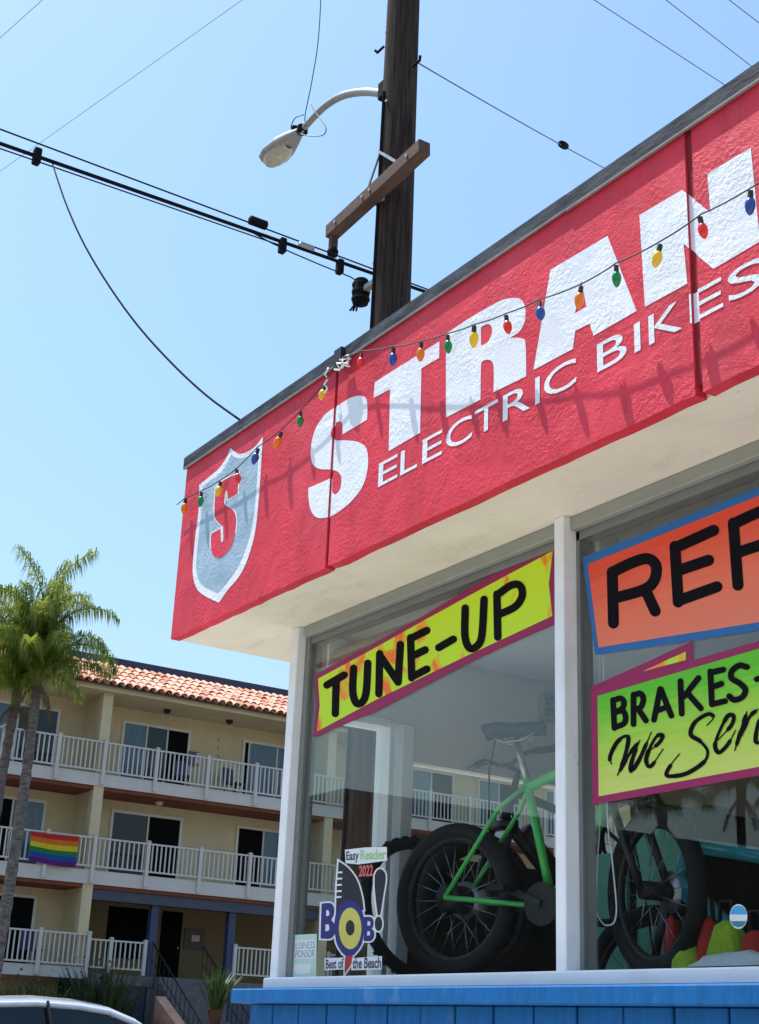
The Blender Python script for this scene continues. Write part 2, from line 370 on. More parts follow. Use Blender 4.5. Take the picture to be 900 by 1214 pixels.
for a, b in zip(g[:-1], g[1:]):
    MB().box(a+.005, min(b, XE)-.005, .305+random.uniform(0, .006), YW-.021, .15, ZS-.0635).build('plank', m_blue, shop, bevel=.004)
# left side wall with glazing, other walls, ceiling, display deck
XI = XP+.13
MB().box(XP+.005, XI-.03, .505, YE, .15, ZS+.04).build('side_wall', m_white, shop)
MB().box(XP+.005, XI-.03, .505, .975, 2.82, ZB+.003).build('side_header', m_inwall, shop)
MB().box(XP+.005, XI-.03, .976, YE, 2.645, ZB+.003).build('side_header', m_inwall, shop)
MB().box(XP, XI, .975, 1.045, ZS+.04, 2.82).build('side_mullion', m_white, shop, bevel=.004)
MB().box(XP, XI, .90, .93, ZS+.04, 2.80).build('side_mullion', m_white, shop, bevel=.003)
MB().box(XP, XI, .51, .90, 2.79, 2.83).build('side_mullion', m_white, shop, bevel=.003)
MB().box(XP, XI, 2.05, 2.12, 2.2, 2.644).build('side_mullion', m_white, shop, bevel=.003)
MB().box(XP+.005, XI-.03, 1.046, 2.6, ZS+.041, 2.2).build('side_wall', m_darkwall, shop)  # solid dark infill added to cut the bright view through the side glazing
MB().box(XP+.005, XI-.03, 2.6, YE, ZS+.041, 2.644).build('side_wall', m_darkwall, shop)  # glazing closed with an added dark wall, also to limit brightness
for a, b, z, t in ((.506, .899, ZS+.041, 2.789), (1.046, 2.049, 2.201, 2.644), (2.121, 2.599, 2.201, 2.644)):
    MB().box(XP+.05, XP+.056, a, b, z, t).build('side_pane', m_glass, shop)
MB().box(XP+.005, XE, YE-.1, YE-.001, .15, ZB+.003).build('back_wall', m_darkwall, shop)
MB().box(XE-.1, XE-.001, YW+.13, YE-.101, .15, ZB+.003).build('end_wall', m_inwall, shop)
MB().box(XI, XE-.1, YW+.125, YE-.1, ZB-.03, ZB+.002).build('ceiling', m_ceil, shop)
MB().box(XI, XE-.1, 2.7, YE-.1, .15, .3).build('shop_floor', m_deck, shop)
DZ, DZ2 = 1.60, 1.22
MB().box(XI-.02, XE-.1, YW+.135, 2.69, .15, DZ2).build('display_deck', m_deck, shop)
for x0, x1, y0, y1 in ((XI-.02, 1.76, YW+.135, 2.69), (1.761, 2.95, YW+.135, 1.12), (1.761, 2.2, 1.62, 2.69), (2.951, 4.9, YW+.135, .73)):
    MB().box(x0, x1, y0, y1, DZ2+.001, DZ).build('display_deck', m_deck, shop)

# painted lettering on the band
def split_at_joints(o):
    me = o.data; bm = bmesh.new(); bm.from_mesh(me); bm.normal_update()
    for xj, hw in ((XJ1, .011), (XJ2, .015)):
        for x in (xj-hw, xj+hw):
            bmesh.ops.bisect_plane(bm, geom=bm.verts[:]+bm.edges[:]+bm.faces[:], plane_co=(x, 0, 0), plane_no=(1, 0, 0))
        dead = [f for f in bm.faces if abs(f.calc_center_median().x-xj) < hw]
        for f in [f for f in dead if f.normal.y < -.5]:                 # paint that ran into the joint
            bm.faces.new([bm.verts.new((v.co.x, .0085, v.co.z)) for v in f.verts])
        bmesh.ops.delete(bm, geom=dead, context='FACES')
    bm.to_mesh(me); bm.free()
def paint(name, loops, m, y=-.0012, parent=None, n=5):
    pl = [to_plane(smooth_loop(lp, n), 0) for lp in loops]
    o = MB().flat(pl, y, -y*.85).build(name, m, parent or shop); split_at_joints(o); return o
z2, z3, z4, z1 = zoomer(350, 380, 4.856), zoomer(500, 290, 3.333), zoomer(740, 160, 3.79), zoomer(210, 500, 5.275)
c = 1
paint('painted_letter', [z2([(275,655,c),(415,570,c),(417,500),(410,452),(380,433),(320,445),(250,488),(180,535),(125,610),(98,690),(90,770),(105,830),(145,855),(200,858),(245,870),(267,905),(262,965),(240,997),(222,998),(213,975),(213,905,c),(78,965,c),(78,1020),(90,1090),(120,1130),(165,1137),(230,1115),(320,1045),(385,960),(415,870),(420,780),(405,730),(365,700),(290,690),(235,690),(210,670),(207,640),(225,600),(255,580),(272,595)])], m_white_st)
paint('painted_letter', [z2([(832,120,c),(830,215,c),(728,275,c),(720,645,c),(540,752,c),(548,395,c),(453,445,c),(460,355,c)])], m_white_st)
paint('painted_letter', [z3([(97,683,c),(97,352,c),(200,285),(300,228),(345,213),(385,213),(405,235),(411,270),(406,310),(385,345),(350,368,c),(395,370),(411,392),(414,520,c),(285,583,c),(286,500),(281,465),(262,455),(240,462),(235,485),(233,612,c)]),
                         z3([(235,325,c),(262,314),(277,325),(278,352),(262,385),(235,400,c)])], m_white_st)
paint('painted_letter', [z3([(443,495,c),(510,100,c),(735,-34,c),(850,262,c),(680,360,c),(665,312,c),(608,340,c),(598,412,c)]), z3([(607,272,c),(652,245,c),(632,140,c)])], m_white_st)
paint('painted_letter', [z4([(70,360,c),(262,247,c),(390,350,c),(375,175,c),(570,58,c),(612,478,c),(402,602,c),(268,488,c),(285,668,c),(95,772,c)])], m_white_st)
mbD = MB().flat([[(4.10,3.60),(4.10,4.10),(4.42,4.10),(4.56,4.0),(4.58,3.82),(4.52,3.66),(4.40,3.60)], [(4.24,3.70),(4.36,3.72),(4.42,3.85),(4.36,3.99),(4.24,4.0)]], -.0012, .001)
mbD.build('painted_letter', m_white_st, shop)
for ch, a, b in (('E',448.8,471.5),('L',475,495),('E',501,524.6),('C',529,560),('T',563,590.6),('R',596.6,628.4),('I',635,640.4),('C',645.5,683.6),('B',708.5,743.6),('I',752.7,759.8),('K',769.8,809),('E',818.4,857.4),('S',864,905)):
    def bl(x): return 579.3+(x-448.8)*(356.6-579.3)/(864-448.8)
    xa, xb = P(a, bl(a)-8, 1, 0).x, P(b, bl(b)-8, 1, 0).x
    mb = MB(); glyph_quad(mb, ch, lambda u, v: (xa+(xb-xa)*u, -.0016, 3.462+.104*v))
    o = mb.build('painted_letter', m_white_st, shop); split_at_joints(o)
sh_out = z1([(537,95,c),(495,150),(440,188),(385,200),(335,165,c),(310,225),(260,295),(190,355),(140,395,c),(135,560),(115,720),(100,880),(102,970),(125,1045),(175,1090),(262,1132,c),(320,1050),(400,950),(455,820),(490,680),(510,500),(525,300)])
sh_in = z1([(512,150,c),(480,198),(420,226),(368,226),(340,205,c),(314,262),(264,328),(205,372),(162,410,c),(153,560),(136,720),(122,880),(126,955),(150,1010),(195,1042),(253,1070,c),(308,1012),(375,918),(428,800),(464,680),(490,500),(503,300)])
sh_s = z1([(388,325,c),(340,343),(285,373),(250,410),(240,480),(238,590),(262,630),(291,655,c),(292,740),(284,754),(277,740),(275,668,c),(218,700,c),(214,770),(226,830),(260,852),(300,832),(345,775),(368,680),(370,590),(345,545),(305,522),(297,495,c),(305,440),(316,432),(320,485,c),(382,450,c)])
em = paint('shield_emblem', [sh_out], m_white_st, -.0012)
def paint_sub(name, loop, m, y):
    pl = to_plane(loop, 0); o = MB().flat([pl], y, .0004).build(name, m, em, local=True); return o
em_in = paint_sub('shield_field', smooth_loop(sh_in, 5), m_shield, -.0020)
paint_sub('monogram_outline', offset_loop(smooth_loop(sh_s, 5), 1.3), m_white_st, -.0028)
paint_sub('monogram', smooth_loop(sh_s, 5), m_red, -.0036)
for p in em.children: p.matrix_parent_inverse = Matrix()

# ------------------------------------------------------------------ string of coloured bulbs
lights = thing('string_lights', 'string of coloured bulbs hung along the red sign band', 'string lights', (0, -.04, 3.9))
BC = {'o': (.92, .30, .02), 'g': (.015, .32, .10), 'y': (.92, .66, .04), 'r': (.88, .06, .045), 'b': (.045, .12, .42)}
bm_ = {k: mat('bulb_'+n, v, .25, .15, 30, spec=.6, transl=.35) for (k, v), n in zip(BC.items(), ('orange', 'green', 'yellow', 'red', 'blue'))}
m_sock = mat('bulb_socket', (.02, .035, .025), .6, .2, 20)
bl_ = [(219,600,'o'),(238,592,'g'),(260,580,'y'),(281,565,'r'),(304,541,'b'),(331,522,'o'),(356,497,'g'),(383,466,'y'),(428,428,'r'),(466,423,'b'),(499,417,'o'),(531,408,'g'),(562,398,'y'),(601,385,'r'),(640,369,'b'),(688,352,'o'),(731,327,'g'),(781,303,'y'),(832,270,'r'),(890,240,'b')]
def ydist(px): return -.030-.045*max(0, min(1, (px-260)/440))
prof_b = [(.006,.004),(.014,-.004),(.019,-.016),(.0195,-.028),(.016,-.044),(.009,-.058),(.002,-.064)]
me_b = {}
wire = []; random.seed(11)
ends = [P(212, 607, 1, -.03)]
for px, py, k in bl_:
    yy = ydist(px); p = P(px, py, 1, yy); top = Vector((p.x, yy, p.z+.048))
    if 'bulb'+k not in me_b:
        me = bpy.data.meshes.new('bulb'); q = MB().lathe(prof_b, 12); me.from_pydata(q.v, [], q.f); me.materials.append(bm_[k])
        for pl in me.polygons: pl.use_smooth = True
        me_b['bulb'+k] = me
    if 'sock' not in me_b:
        me = bpy.data.meshes.new('socket'); q = MB().lathe([(.006,.030),(.010,.028),(.0105,.002),(.009,-.003)], 10); me.from_pydata(q.v, [], q.f); me.materials.append(m_sock); me_b['sock'] = me
    b = bpy.data.objects.new('bulb', me_b['bulb'+k]); C.objects.link(b); b.parent = lights; b.location = Vector((p.x, yy, p.z+.014))-lights.location
    b.rotation_euler = (random.uniform(-.2, .2), random.uniform(-.28, .28), 0); sb_ = random.uniform(.80, .95); b.scale = (sb_, sb_, sb_)
    s_ = bpy.data.objects.new('socket', me_b['sock']); C.objects.link(s_); s_.parent = b
    wire.append(top)
    if px == 383: wire.append(P(402, 436, 1, -.045)+Vector((0, 0, .05)))
last = wire[-1]
for k in range(1, 8):
    kk = 'goyrb'[k % 5]; p = Vector((last.x+.235*k, -.075, last.z+.02*math.sin(k)-.004*k)); 
    b = bpy.data.objects.new('bulb', me_b['bulb'+kk]); C.objects.link(b); b.parent = lights; b.location = p-Vector((0, 0, .034))-lights.location
    s_ = bpy.data.objects.new('socket', me_b['sock']); C.objects.link(s_); s_.parent = b
    wire.append(p)
wp = [Vector((-.02, -.03, wire[0].z-.01))]
for a, b in zip(wire[:-1], wire[1:]):
    for t in (0, .25, .5, .75): q = a.lerp(b, t); q.z -= .004*math.sin(math.pi*t); wp.append(q)
wp.append(wire[-1])
MB().tube(wp, .0026, 6).build('wire', m_sock, lights, smooth=True)
tie = P(404, 430, 1, -.045)
random.seed(2); tw = [tie+Vector((random.uniform(-.05, .06), random.uniform(-.015, .015), random.uniform(-.04, .035))) for _ in range(16)]
MB().tube(tw, .005, 6).build('cord_tie', m_white, lights, smooth=True)
t0 = P(390, 446, 1, -.04); tw = [t0+Vector((-.02+.012*math.sin(k*2.1), .005*math.cos(k*2), -.016*k+.05)) for k in range(9)]
MB().tube(tw, .004, 6).build('cord_tie', m_white, lights, smooth=True)
hook = P(402, 426, 1, -.04); MB().box(hook.x-.03, hook.x+.03, -.05, -.026, hook.z-.04, hook.z+.05).build('bracket', m_black, lights)

# ------------------------------------------------------------------ window signs (taped to the outside of the panes)
YG = YW+.0575
def px_sign(name, label, outer, inner, m_border, m_face, y, cat='sign'):
    t = thing(name, label, cat, (*to_plane([outer[0]], y)[0][:1], y, to_plane([outer[0]], y)[0][1]), group=None)
    MB().flat([to_plane(outer, y)], y, .0018).build('border', m_border, t)
    MB().flat([to_plane(inner, y)], y-.0006, .0005).build('face', m_face, t)
    return t
def strokes(t, zf, letters, wd, y0, m):
    yy = y0
    for L_ in letters:
        mb = MB()
        for st in L_:
            yy -= .00012; ribbon(smooth_loop(zf(st), 7, closed=False), wd, yy, mb)
        mb.build('brush_letter', m, t)
z5, z6, z7, z8 = zoomer(360, 640, 2.903), zoomer(680, 570, 4.09), zoomer(690, 740, 4.286), zoomer(340, 990, 6.744)
hi, lo = (.62, .85, .02), (.62, .85, .02)
m_ty = grad_mat('fluorescent_yellow', [(0, (.50, .78, .02)), (1, (.66, .84, .015))], 2.6, 3.2, smear=(.95, .20, .015))
m_rep = grad_mat('fluorescent_orange', [(0, (.80, .20, .12)), (.45, (.85, .17, .08)), (1, (.80, .06, .018))], 2.62, 3.0)
m_brk = grad_mat('fluorescent_green', [(0, (.60, .66, .14)), (.35, (.42, .64, .06)), (.7, (.12, .52, .015)), (1, (.09, .48, .01))], 2.17, 2.62)
sg = px_sign('window_sign', 'yellow banner lettered TUNE-UP in black with magenta border', z5([(38,465),(200,378),(400,268),(600,148),(866,8),(866,290),(700,362),(550,432),(250,590),(32,680),(42,570)]), z5([(50,478),(210,392),(410,280),(620,165),(858,38),(844,150),(856,262),(700,335),(560,400),(250,550),(46,660),(56,570)]), m_mag, m_ty, YG-.003)
strokes(sg, z5, [[[(80,500),(140,465)],[(112,485),(109,598)]], [[(172,442),(169,520),(180,560),(200,560),(215,525),(221,425)]], [[(262,392),(259,530)],[(264,400),(325,490)],[(325,490),(333,360)]],
    [[(368,337),(372,475)],[(368,340),(424,312)],[(370,402),(418,379)],[(372,472),(424,445)]], [[(465,371),(515,342)]], [[(556,235),(555,330),(570,372),(595,367),(613,330),(621,205)]], [[(665,187),(668,335)],[(665,190),(715,156),(745,158),(752,192),(728,230),(670,258)]]], 26/2.903, YG-.0042, m_ink)
sg = px_sign('window_sign', 'orange sign lettered REP in large black letters with blue border', z6([(42,372),(1130,-62),(1130,690),(105,845)]), z6([(70,405),(1095,-5),(1095,655),(122,808)]), m_sblue, m_rep, YG-.003)
strokes(sg, z6, [[[(188,442),(194,690)],[(190,442),(290,395),(360,378),(400,412),(392,482),(340,528),(205,568)],[(352,535),(396,632)]], [[(492,318),(508,588)],[(492,325),(680,240)],[(500,438),(655,385)],[(512,580),(695,514)]], [[(775,205),(797,506)],[(778,207),(900,152),(975,135),(1030,165),(1025,235),(960,290),(805,345)]]], 54/4.09, YG-.0042, m_ink)
sg2 = px_sign('window_sign', 'yellow pointed sign with magenta border tucked behind green BRAKES sign', z7([(46,318),(300,205),(560,85),(563,250),(80,420)]), z7([(312,240),(420,188),(528,140),(528,182)]), m_mag, m_ty, YG-.0023)
sg = px_sign('window_sign', 'green fading to yellow sign lettered BRAKES and We Serv with magenta border', z7([(45,338),(1090,27),(1090,735),(54,918)]), z7([(80,365),(1060,78),(1060,695),(86,875)]), m_mag, m_brk, YG-.0045)
strokes(sg, z7, [[[(158,385),(165,528)],[(160,388),(195,377),(213,395),(205,428),(165,448)],[(165,450),(205,440),(222,470),(213,505),(168,524)]], [[(262,358),(262,508)],[(264,362),(295,352),(312,378),(300,420),(266,435)],[(285,430),(325,490)]],
    [[(397,330),(366,486)],[(400,330),(454,465)],[(380,440),(435,420)]], [[(500,290),(507,455)],[(592,274),(518,368)],[(537,352),(604,428)]], [[(652,240),(660,408)],[(654,246),(718,231)],[(656,322),(708,303)],[(661,407),(727,391)]], [[(838,218),(800,210),(762,238),(760,275),(800,300),(830,332),(815,370),(775,385),(748,366)]], [[(888,280),(960,262)]]], 30/4.286, YG-.0057, m_ink)
sw = [5, 16, 18, 12, 18, 16, 5]
sw = [x/4.286*1.25 for x in sw]
strokes(sg, z7, [[[(150,712),(142,675),(175,605),(215,570),(236,585),(215,680),(180,768)],[(180,768),(235,670),(295,590)],[(290,600),(255,690),(247,750),(290,690),(352,550)]], [[(328,655),(390,605),(410,568),(380,570),(342,635),(326,695),(350,722),(412,635)]],
    [[(635,515),(668,475),(640,457),(575,498),(552,560),(600,595),(638,645),(620,700),(540,755),(470,772),(428,765),(455,710),(495,660)]], [[(690,590),(758,515),(770,468),(738,470),(692,560),(676,620),(697,652),(740,612),(780,540)]], [[(838,445),(815,520),(776,642)],[(790,600),(850,475),(895,432)]], [[(912,440),(884,560),(892,605),(960,540),(1000,430)]]], sw, YG-.0066, m_ink)

# award sticker with big round eye
m_sw = mat('sticker_white', (.72, .74, .74), .5, .05, 8); m_sp = mat('sticker_indigo', (.022, .018, .16), .5, .08, 8); m_sd = mat('sticker_dark', (.012, .009, .018), .5, .1, 8)
m_sy = mat('sticker_yellow', (.62, .54, .10), .5, .08, 8); m_sr = mat('sticker_red', (.45, .02, .02), .5, .08, 8); m_sg = mat('sticker_green', (.32, .55, .22), .5, .08, 8); m_sk = mat('sticker_pink', (.65, .13, .13), .5, .08, 8)
m_tx = mat('sticker_text', (.05, .05, .08), .5, .1, 8)
p0 = to_plane(z8([(405, 1100)]), YG)[0]
st = thing('window_sticker', 'BOB! award sticker with yellow round eye low in shop window', 'sticker', (p0[0], YG, p0[1]))
lay = [0]
def decal(t, name, loops, m, sm=True):
    lay[0] += 1; y = YG-.0006-.00012*lay[0]
    return MB().flat([to_plane(z8(smooth_loop(lp, 5) if sm else lp), y) for lp in loops], y, .0001).build(name, m, t)
fin = [(415,210,c),(490,264),(560,360),(600,490),(615,600,c),(392,640,c),(400,400,c)]
oval = [(500,520),(575,560),(615,650),(618,760),(600,870),(545,950),(500,972),(450,950),(400,870),(383,760),(388,650),(425,560)]
bang = [(745,272),(783,300),(790,360),(772,480),(747,640,c),(727,640,c),(708,480),(702,360),(712,300)]
tail = [(468,968,c),(525,966,c),(520,1020),(462,1112,c)]
B1 = [(278,548,c),(350,545),(378,580),(376,640),(358,680),(385,715),(388,780),(350,828),(270,828,c)]
B2 = [(618,655,c),(670,655),(695,685),(690,735),(680,750),(697,770),(698,815),(670,848),(615,848,c)]
for lp in (fin, oval, bang, tail, B1, B2, ellipse(733, 710, 30, 58)): decal(st, 'white_outline', [offset_loop(smooth_loop(lp, 5) if len(lp) < 30 else lp, 13)], m_sw, False)
decal(st, 'fin', [fin], m_sd)
decal(st, 'letter', [B1, [(315,600,c),(335,605),(338,640),(315,650,c)], [(310,715,c),(335,718),(338,760),(308,770,c)]], m_sp)
decal(st, 'letter', [B2, [(645,690,c),(665,692),(666,720),(645,726,c)], [(643,770,c),(663,772),(664,800),(642,805,c)]], m_sp)
decal(st, 'eye_ring', [oval], m_sp); decal(st, 'eye_iris', [ellipse(507, 747, 90, 166)], m_sy, False); decal(st, 'eye_pupil', [ellipse(507, 742, 36, 62)], m_sd, False)
decal(st, 'exclamation_mark', [bang], m_sd); decal(st, 'exclamation_dot', [ellipse(733, 710, 30, 58)], m_sd, False); decal(st, 'tail', [tail], m_sr)
for k, yy in enumerate((300, 350, 400, 450, 497)): decal(st, 'tick', [[(398, yy-7), (445-k*2, yy-9), (445-k*2, yy+5), (396, yy+7)]], m_sw, False)
decal(st, 'text_band', [[(302,985),(465,980),(462,1075),(302,1082)]], m_sw, False); decal(st, 'text_band', [[(522,985),(762,968),(758,1075),(515,1082)]], m_sw, False)
decal(st, 'text_band', [[(465,118),(620,100),(800,95),(802,205),(575,235),(470,225)]], m_sw, False)
def words(t, s, tl, tr, br, bl, m, bold=False):
    lay[0] += 1; y = YG-.0006-.00012*lay[0]; mb = MB(); q = z8([tl, tr, br, bl]); glyph_quad(mb, s, px_quad(*q, y), bold); mb.build('lettering', m, t)
words(st, 'Best of', (312,995), (455,985), (455,1068), (310,1072), m_tx, True); words(st, 'the Beach', (528,985), (755,975), (752,1065), (525,1070), m_tx, True)
words(st, 'Easy', (475,132), (578,122), (576,225), (475,222), m_tx, True); words(st, 'Reader', (590,120), (795,112), (795,195), (588,200), m_sg, True); words(st, '2022', (578,245), (690,235), (690,328), (575,335), m_sk, True)
p0 = to_plane(z8([(45, 1190)]), YG)[0]
st2 = thing('window_sticker', 'pale green BUSINESS SPONSOR sticker in the corner of shop window', 'sticker', (p0[0], YG, p0[1]))
m_spg = mat('sticker_pale_green', (.50, .66, .52), .5, .06, 8)
lay[0] = 0
decal(st2, 'card', [[(28,800),(240,790),(235,1188),(22,1190)]], m_spg, False); decal(st2, 'card_panel', [[(48,848),(232,840),(228,985),(44,990)]], m_sw, False); decal(st2, 'card_panel', [[(62,1035),(190,1030),(186,1108),(60,1112)]], m_sw, False)
m_g2 = mat('sticker_grey_text', (.22, .22, .27), .5, .1, 8)
words(st2, 'BUSINESS', (52,858), (226,850), (226,905), (50,912), m_g2); words(st2, 'SPONSOR', (52,922), (226,915), (224,975), (50,982), m_g2)
# round blue sticker on second pane
zi = zoomer(680, 940, 4.09); p0 = to_plane(zi([(800, 650)]), YG)[0]
st3 = thing('window_sticker', 'small oval sticker with blue top and white band on window', 'sticker', (p0[0], YG, p0[1]))
m_sb = mat('sticker_sky_blue', (.06, .35, .60), .5, .06, 8); m_stl = mat('sticker_teal', (.05, .22, .25), .5, .06, 8)
for k, (lp, mm) in enumerate(((ellipse(800, 600, 43, 60), m_sw), ([(760,590),(764,570),(780,550),(800,546),(820,550),(836,570),(840,590)], m_sb), ([(762,622),(838,622),(825,645),(800,653),(775,645)], m_stl))):
    y = YG-.0006-.0003*k; MB().flat([to_plane(zi(lp), y)], y, .0002).build('print', mm, st3)

# ------------------------------------------------------------------ blinds and chain behind the panes
def blind(x0, x1, label):
    t = thing('roller_blind', label, 'blind', ((x0+x1)/2, YW+.2, ZB-.2))
    MB().tube([(x0+.03, YW+.18, ZB-.14), (x1-.03, YW+.18, ZB-.14)], .042, 14).build('roller', m_blind, t, smooth=True)
    MB().box(x0+.045, x1-.045, YW+.137, YW+.139, ZB-.215, ZB-.14).build('fabric', m_blind, t)
    MB().box(x0+.045, x1-.045, YW+.130, YW+.142, ZB-.245, ZB-.216).build('hem_bar', m_olive, t)
    for x in (x0+.005, x1-.03): MB().box(x, x+.024, YW+.13, YW+.23, ZB-.19, ZB-.04).build('bracket', m_white, t)
    return t
blind(XP+.125, XM, 'beige roller blind rolled up above the TUNE-UP banner')
blind(XM2+.01, 4.95, 'beige roller blind rolled up above the orange REP sign')
zc = zoomer(680, 940, 4.09); yb = YW+.15
lp = smooth_loop(zc([(128,-900),(128,60),(118,300),(110,500),(112,580),(140,630),(165,643),(195,630),(208,580),(205,500),(185,300),(162,60),(140,-900)]), 6, False)
mb = MB()
pts = [P(a, b, 1, yb) for a, b in lp]
mb.tube(pts, .003, 5)
tag(mb.build('bead_chain', m_white, smooth=True), 'white beaded pull chain looping down behind second window', 'chain')

# ------------------------------------------------------------------ bicycles
m_tyre = mat('tyre_rubber', (.010, .010, .011), .8, .3, 30); m_rim = mat('black_rim', (.03, .03, .03), .4, .2, 20, metal=.5)
m_bkblk = mat('satin_black_frame', (.014, .016, .022), .4, .2, 10, spec=.5); m_bkgrn = mat('green_frame', (.07, .52, .10), .35, .1, 8, coat=.4); m_bkteal = mat('teal_frame', (.03, .36, .46), .35, .1, 8, coat=.4)
m_saddle = mat('saddle_vinyl', (.014, .014, .018), .55, .2, 20); m_chrome = mat('bare_metal', (.4, .4, .4), .35, .1, 20, metal=.9)
def bike(label, loc, rz, m_fr, r=.33, tw=.032, wb=1.08, bar=.62, seat_z=1.0, spokes=20, battery=True, m_rimc=None, steer=0, cs=.43, bag=False, ts=1.0):
    t = thing('bicycle', label, 'bicycle', loc, rz)
    rear, front = Vector((0, 0, r)), Vector((wb, 0, r))
    bb = Vector((cs, 0, r-.04)); st_ = Vector((cs-.13, 0, r+.47)); hd_t = Vector((wb-.20, 0, r+.56)); hd_b = Vector((wb-.15, 0, r+.42))
    B = lambda name, mb, m, par=t, sm=True: mb.build(name, m, par, smooth=sm, local=True)
    fr = MB()
    fr.tube([bb, st_], .019*ts, 10).tube([bb, bb.lerp(hd_b, .5)+Vector((0, 0, .01)), hd_b], .03*ts, 12).tube([st_+Vector((.01, 0, -.03)), hd_t], .021*ts, 10).tube([hd_b, hd_t], .024, 12)
    for s in (-1, 1):
        yy = s*(tw+.035)
        fr.tube([bb+Vector((0, s*.03, 0)), bb+Vector((-.1, yy, 0)), rear+Vector((0, yy, 0))], .011, 8)
        fr.tube([st_+Vector((.0, s*.015, -.03)), st_.lerp(rear, .25)+Vector((0, yy, 0)), rear+Vector((0, yy, 0))], .010, 8)
    B('frame', fr, m_fr)
    for hub, s_ in ((rear, 0), (front, steer)):
        w_ = MB(); n = 40
        Rm = Matrix.Rotation(s_, 3, 'Z')
        def cp(rad, a, y=0): return hub+Rm @ Vector((rad*math.cos(a), y, rad*math.sin(a)))
        w_.tube([cp(r-tw*1.9, 2*math.pi*k/n) for k in range(n)], tw*.55, 6, closed=True)
        wo = B('wheel', w_, m_rimc or m_rim)
        B('tyre', MB().tube([cp(r-tw, 2*math.pi*k/n) for k in range(n)], tw, 10, closed=True), m_tyre, wo)
        sp = MB()
        for k in range(spokes): sp.tube([cp(.03, 2*math.pi*k/spokes+.15*(-1)**k, .03*(-1)**k), cp(r-tw*2, 2*math.pi*k/spokes)], .0016, 4)
        B('spokes', sp, m_chrome, wo)
        B('hub', MB().tube([hub+Rm @ Vector((0, -.06, 0)), hub+Rm @ Vector((0, .06, 0))], .035 if hub is front else .06, 12), m_rim, wo)
        B('brake_disc', MB().tube([hub+Rm @ Vector((0, .062, 0)), hub+Rm @ Vector((0, .065, 0))], .08, 20), m_chrome, wo)
    Rm = Matrix.Rotation(steer, 3, 'Z'); fk = MB()
    for s in (-1, 1):
        yy = s*(tw+.03); o = Rm @ Vector((0, yy, 0)); crown = hd_b+Vector((.01, 0, -.03))
        fk.tube([crown+o, front+o], .017, 8)
    fk.beam(crown+Rm @ Vector((0, -tw-.04, 0)), crown+Rm @ Vector((0, tw+.04, 0)), .05, .04)
    B('fork', fk, m_bkblk)
    top = hd_t+Vector((-.03, 0, .10))
    B('stem', MB().tube([hd_t, top, top+Rm @ Vector((.07, 0, .02))], .017, 8), m_bkblk)
    hb = MB(); cpt = top+Rm @ Vector((.07, 0, .02))
    pts = [cpt+Rm @ Vector((-.05, -bar/2, .05)), cpt+Rm @ Vector((0, -bar/4, .045)), cpt+Rm @ Vector((.01, -.04, 0)), cpt+Rm @ Vector((.01, .04, 0)), cpt+Rm @ Vector((0, bar/4, .045)), cpt+Rm @ Vector((-.05, bar/2, .05))]
    ho = B('handlebar', hb.tube(pts, .012, 8), m_bkblk)
    for a, b in ((pts[0], pts[1]), (pts[-1], pts[-2])):
        B('grip', MB().tube([a, a.lerp(b, .75)], .018, 8), m_tyre, ho)
        B('brake_lever', MB().tube([a.lerp(b, .8)+Rm @ Vector((.03, 0, -.01)), a.lerp(b, .2)+Rm @ Vector((.07, 0, -.03))], .007, 6), m_bkblk, ho)
    q0, q1 = cpt+Rm @ Vector((.02, bar/4, .04)), front+Vector((-.05, .05, .1))
    B('brake_cable', MB().tube([q0, q0+Vector((.14, -.02, .10)), q0+Vector((.17, -.05, -.1)), q1+Vector((.03, 0, .2)), q1], .004, 6), m_cable)
    sd_ = Vector((cs-.13-(seat_z-r-.47)*.28, 0, seat_z))
    B('seatpost', MB().tube([st_, sd_+Vector((0, 0, -.03))], .0155, 10), m_chrome if m_fr is not m_bkblk else m_bkblk)
    sdl = MB(); sec = [(-.15, .02, .02), (-.13, .075, .035), (-.06, .085, .035), (.0, .05, .022), (.08, .024, .018), (.14, .018, .012), (.155, .006, -.005)]
    v = []; nn = 12
    for x, wdt, zz in sec:
        for k in range(nn):
            a = 2*math.pi*k/nn; v.append(sd_+Vector((x, wdt*math.cos(a), zz*.6+(.024 if math.sin(a) > 0 else .038)*math.sin(a))))
    f = [(i*nn+k, i*nn+(k+1) % nn, (i+1)*nn+(k+1) % nn, (i+1)*nn+k) for i in range(len(sec)-1) for k in range(nn)]+[tuple(range(nn)), tuple((len(sec)-1)*nn+k for k in range(nn))]
    sdl.add(v, f); so_ = B('saddle', sdl, m_saddle)
    rl = MB()
    for s in (-1, 1): rl.tube([sd_+Vector((-.11, s*.035, -.01)), sd_+Vector((-.05, s*.022, -.045)), sd_+Vector((.05, s*.022, -.045)), sd_+Vector((.12, s*.01, -.01))], .004, 6)
    B('saddle_rail', rl, m_chrome, so_)
    ck = MB().tube([bb+Vector((0, -.075, 0)), bb+Vector((0, -.079, 0))], .085, 24); co = B('chainring', ck, m_rim, t, False)
    for s in (-1, 1):
        e = bb+Vector((s*.16, s*.085, -s*.06)); B('crank_arm', MB().beam(bb+Vector((0, s*.085, 0)), e, .012, .026), m_bkblk, t, False)
        B('pedal', MB().box(e.x-.045, e.x+.045, min(e.y, e.y+s*.09), max(e.y, e.y+s*.09), e.z-.012, e.z+.012), m_tyre, t, False)
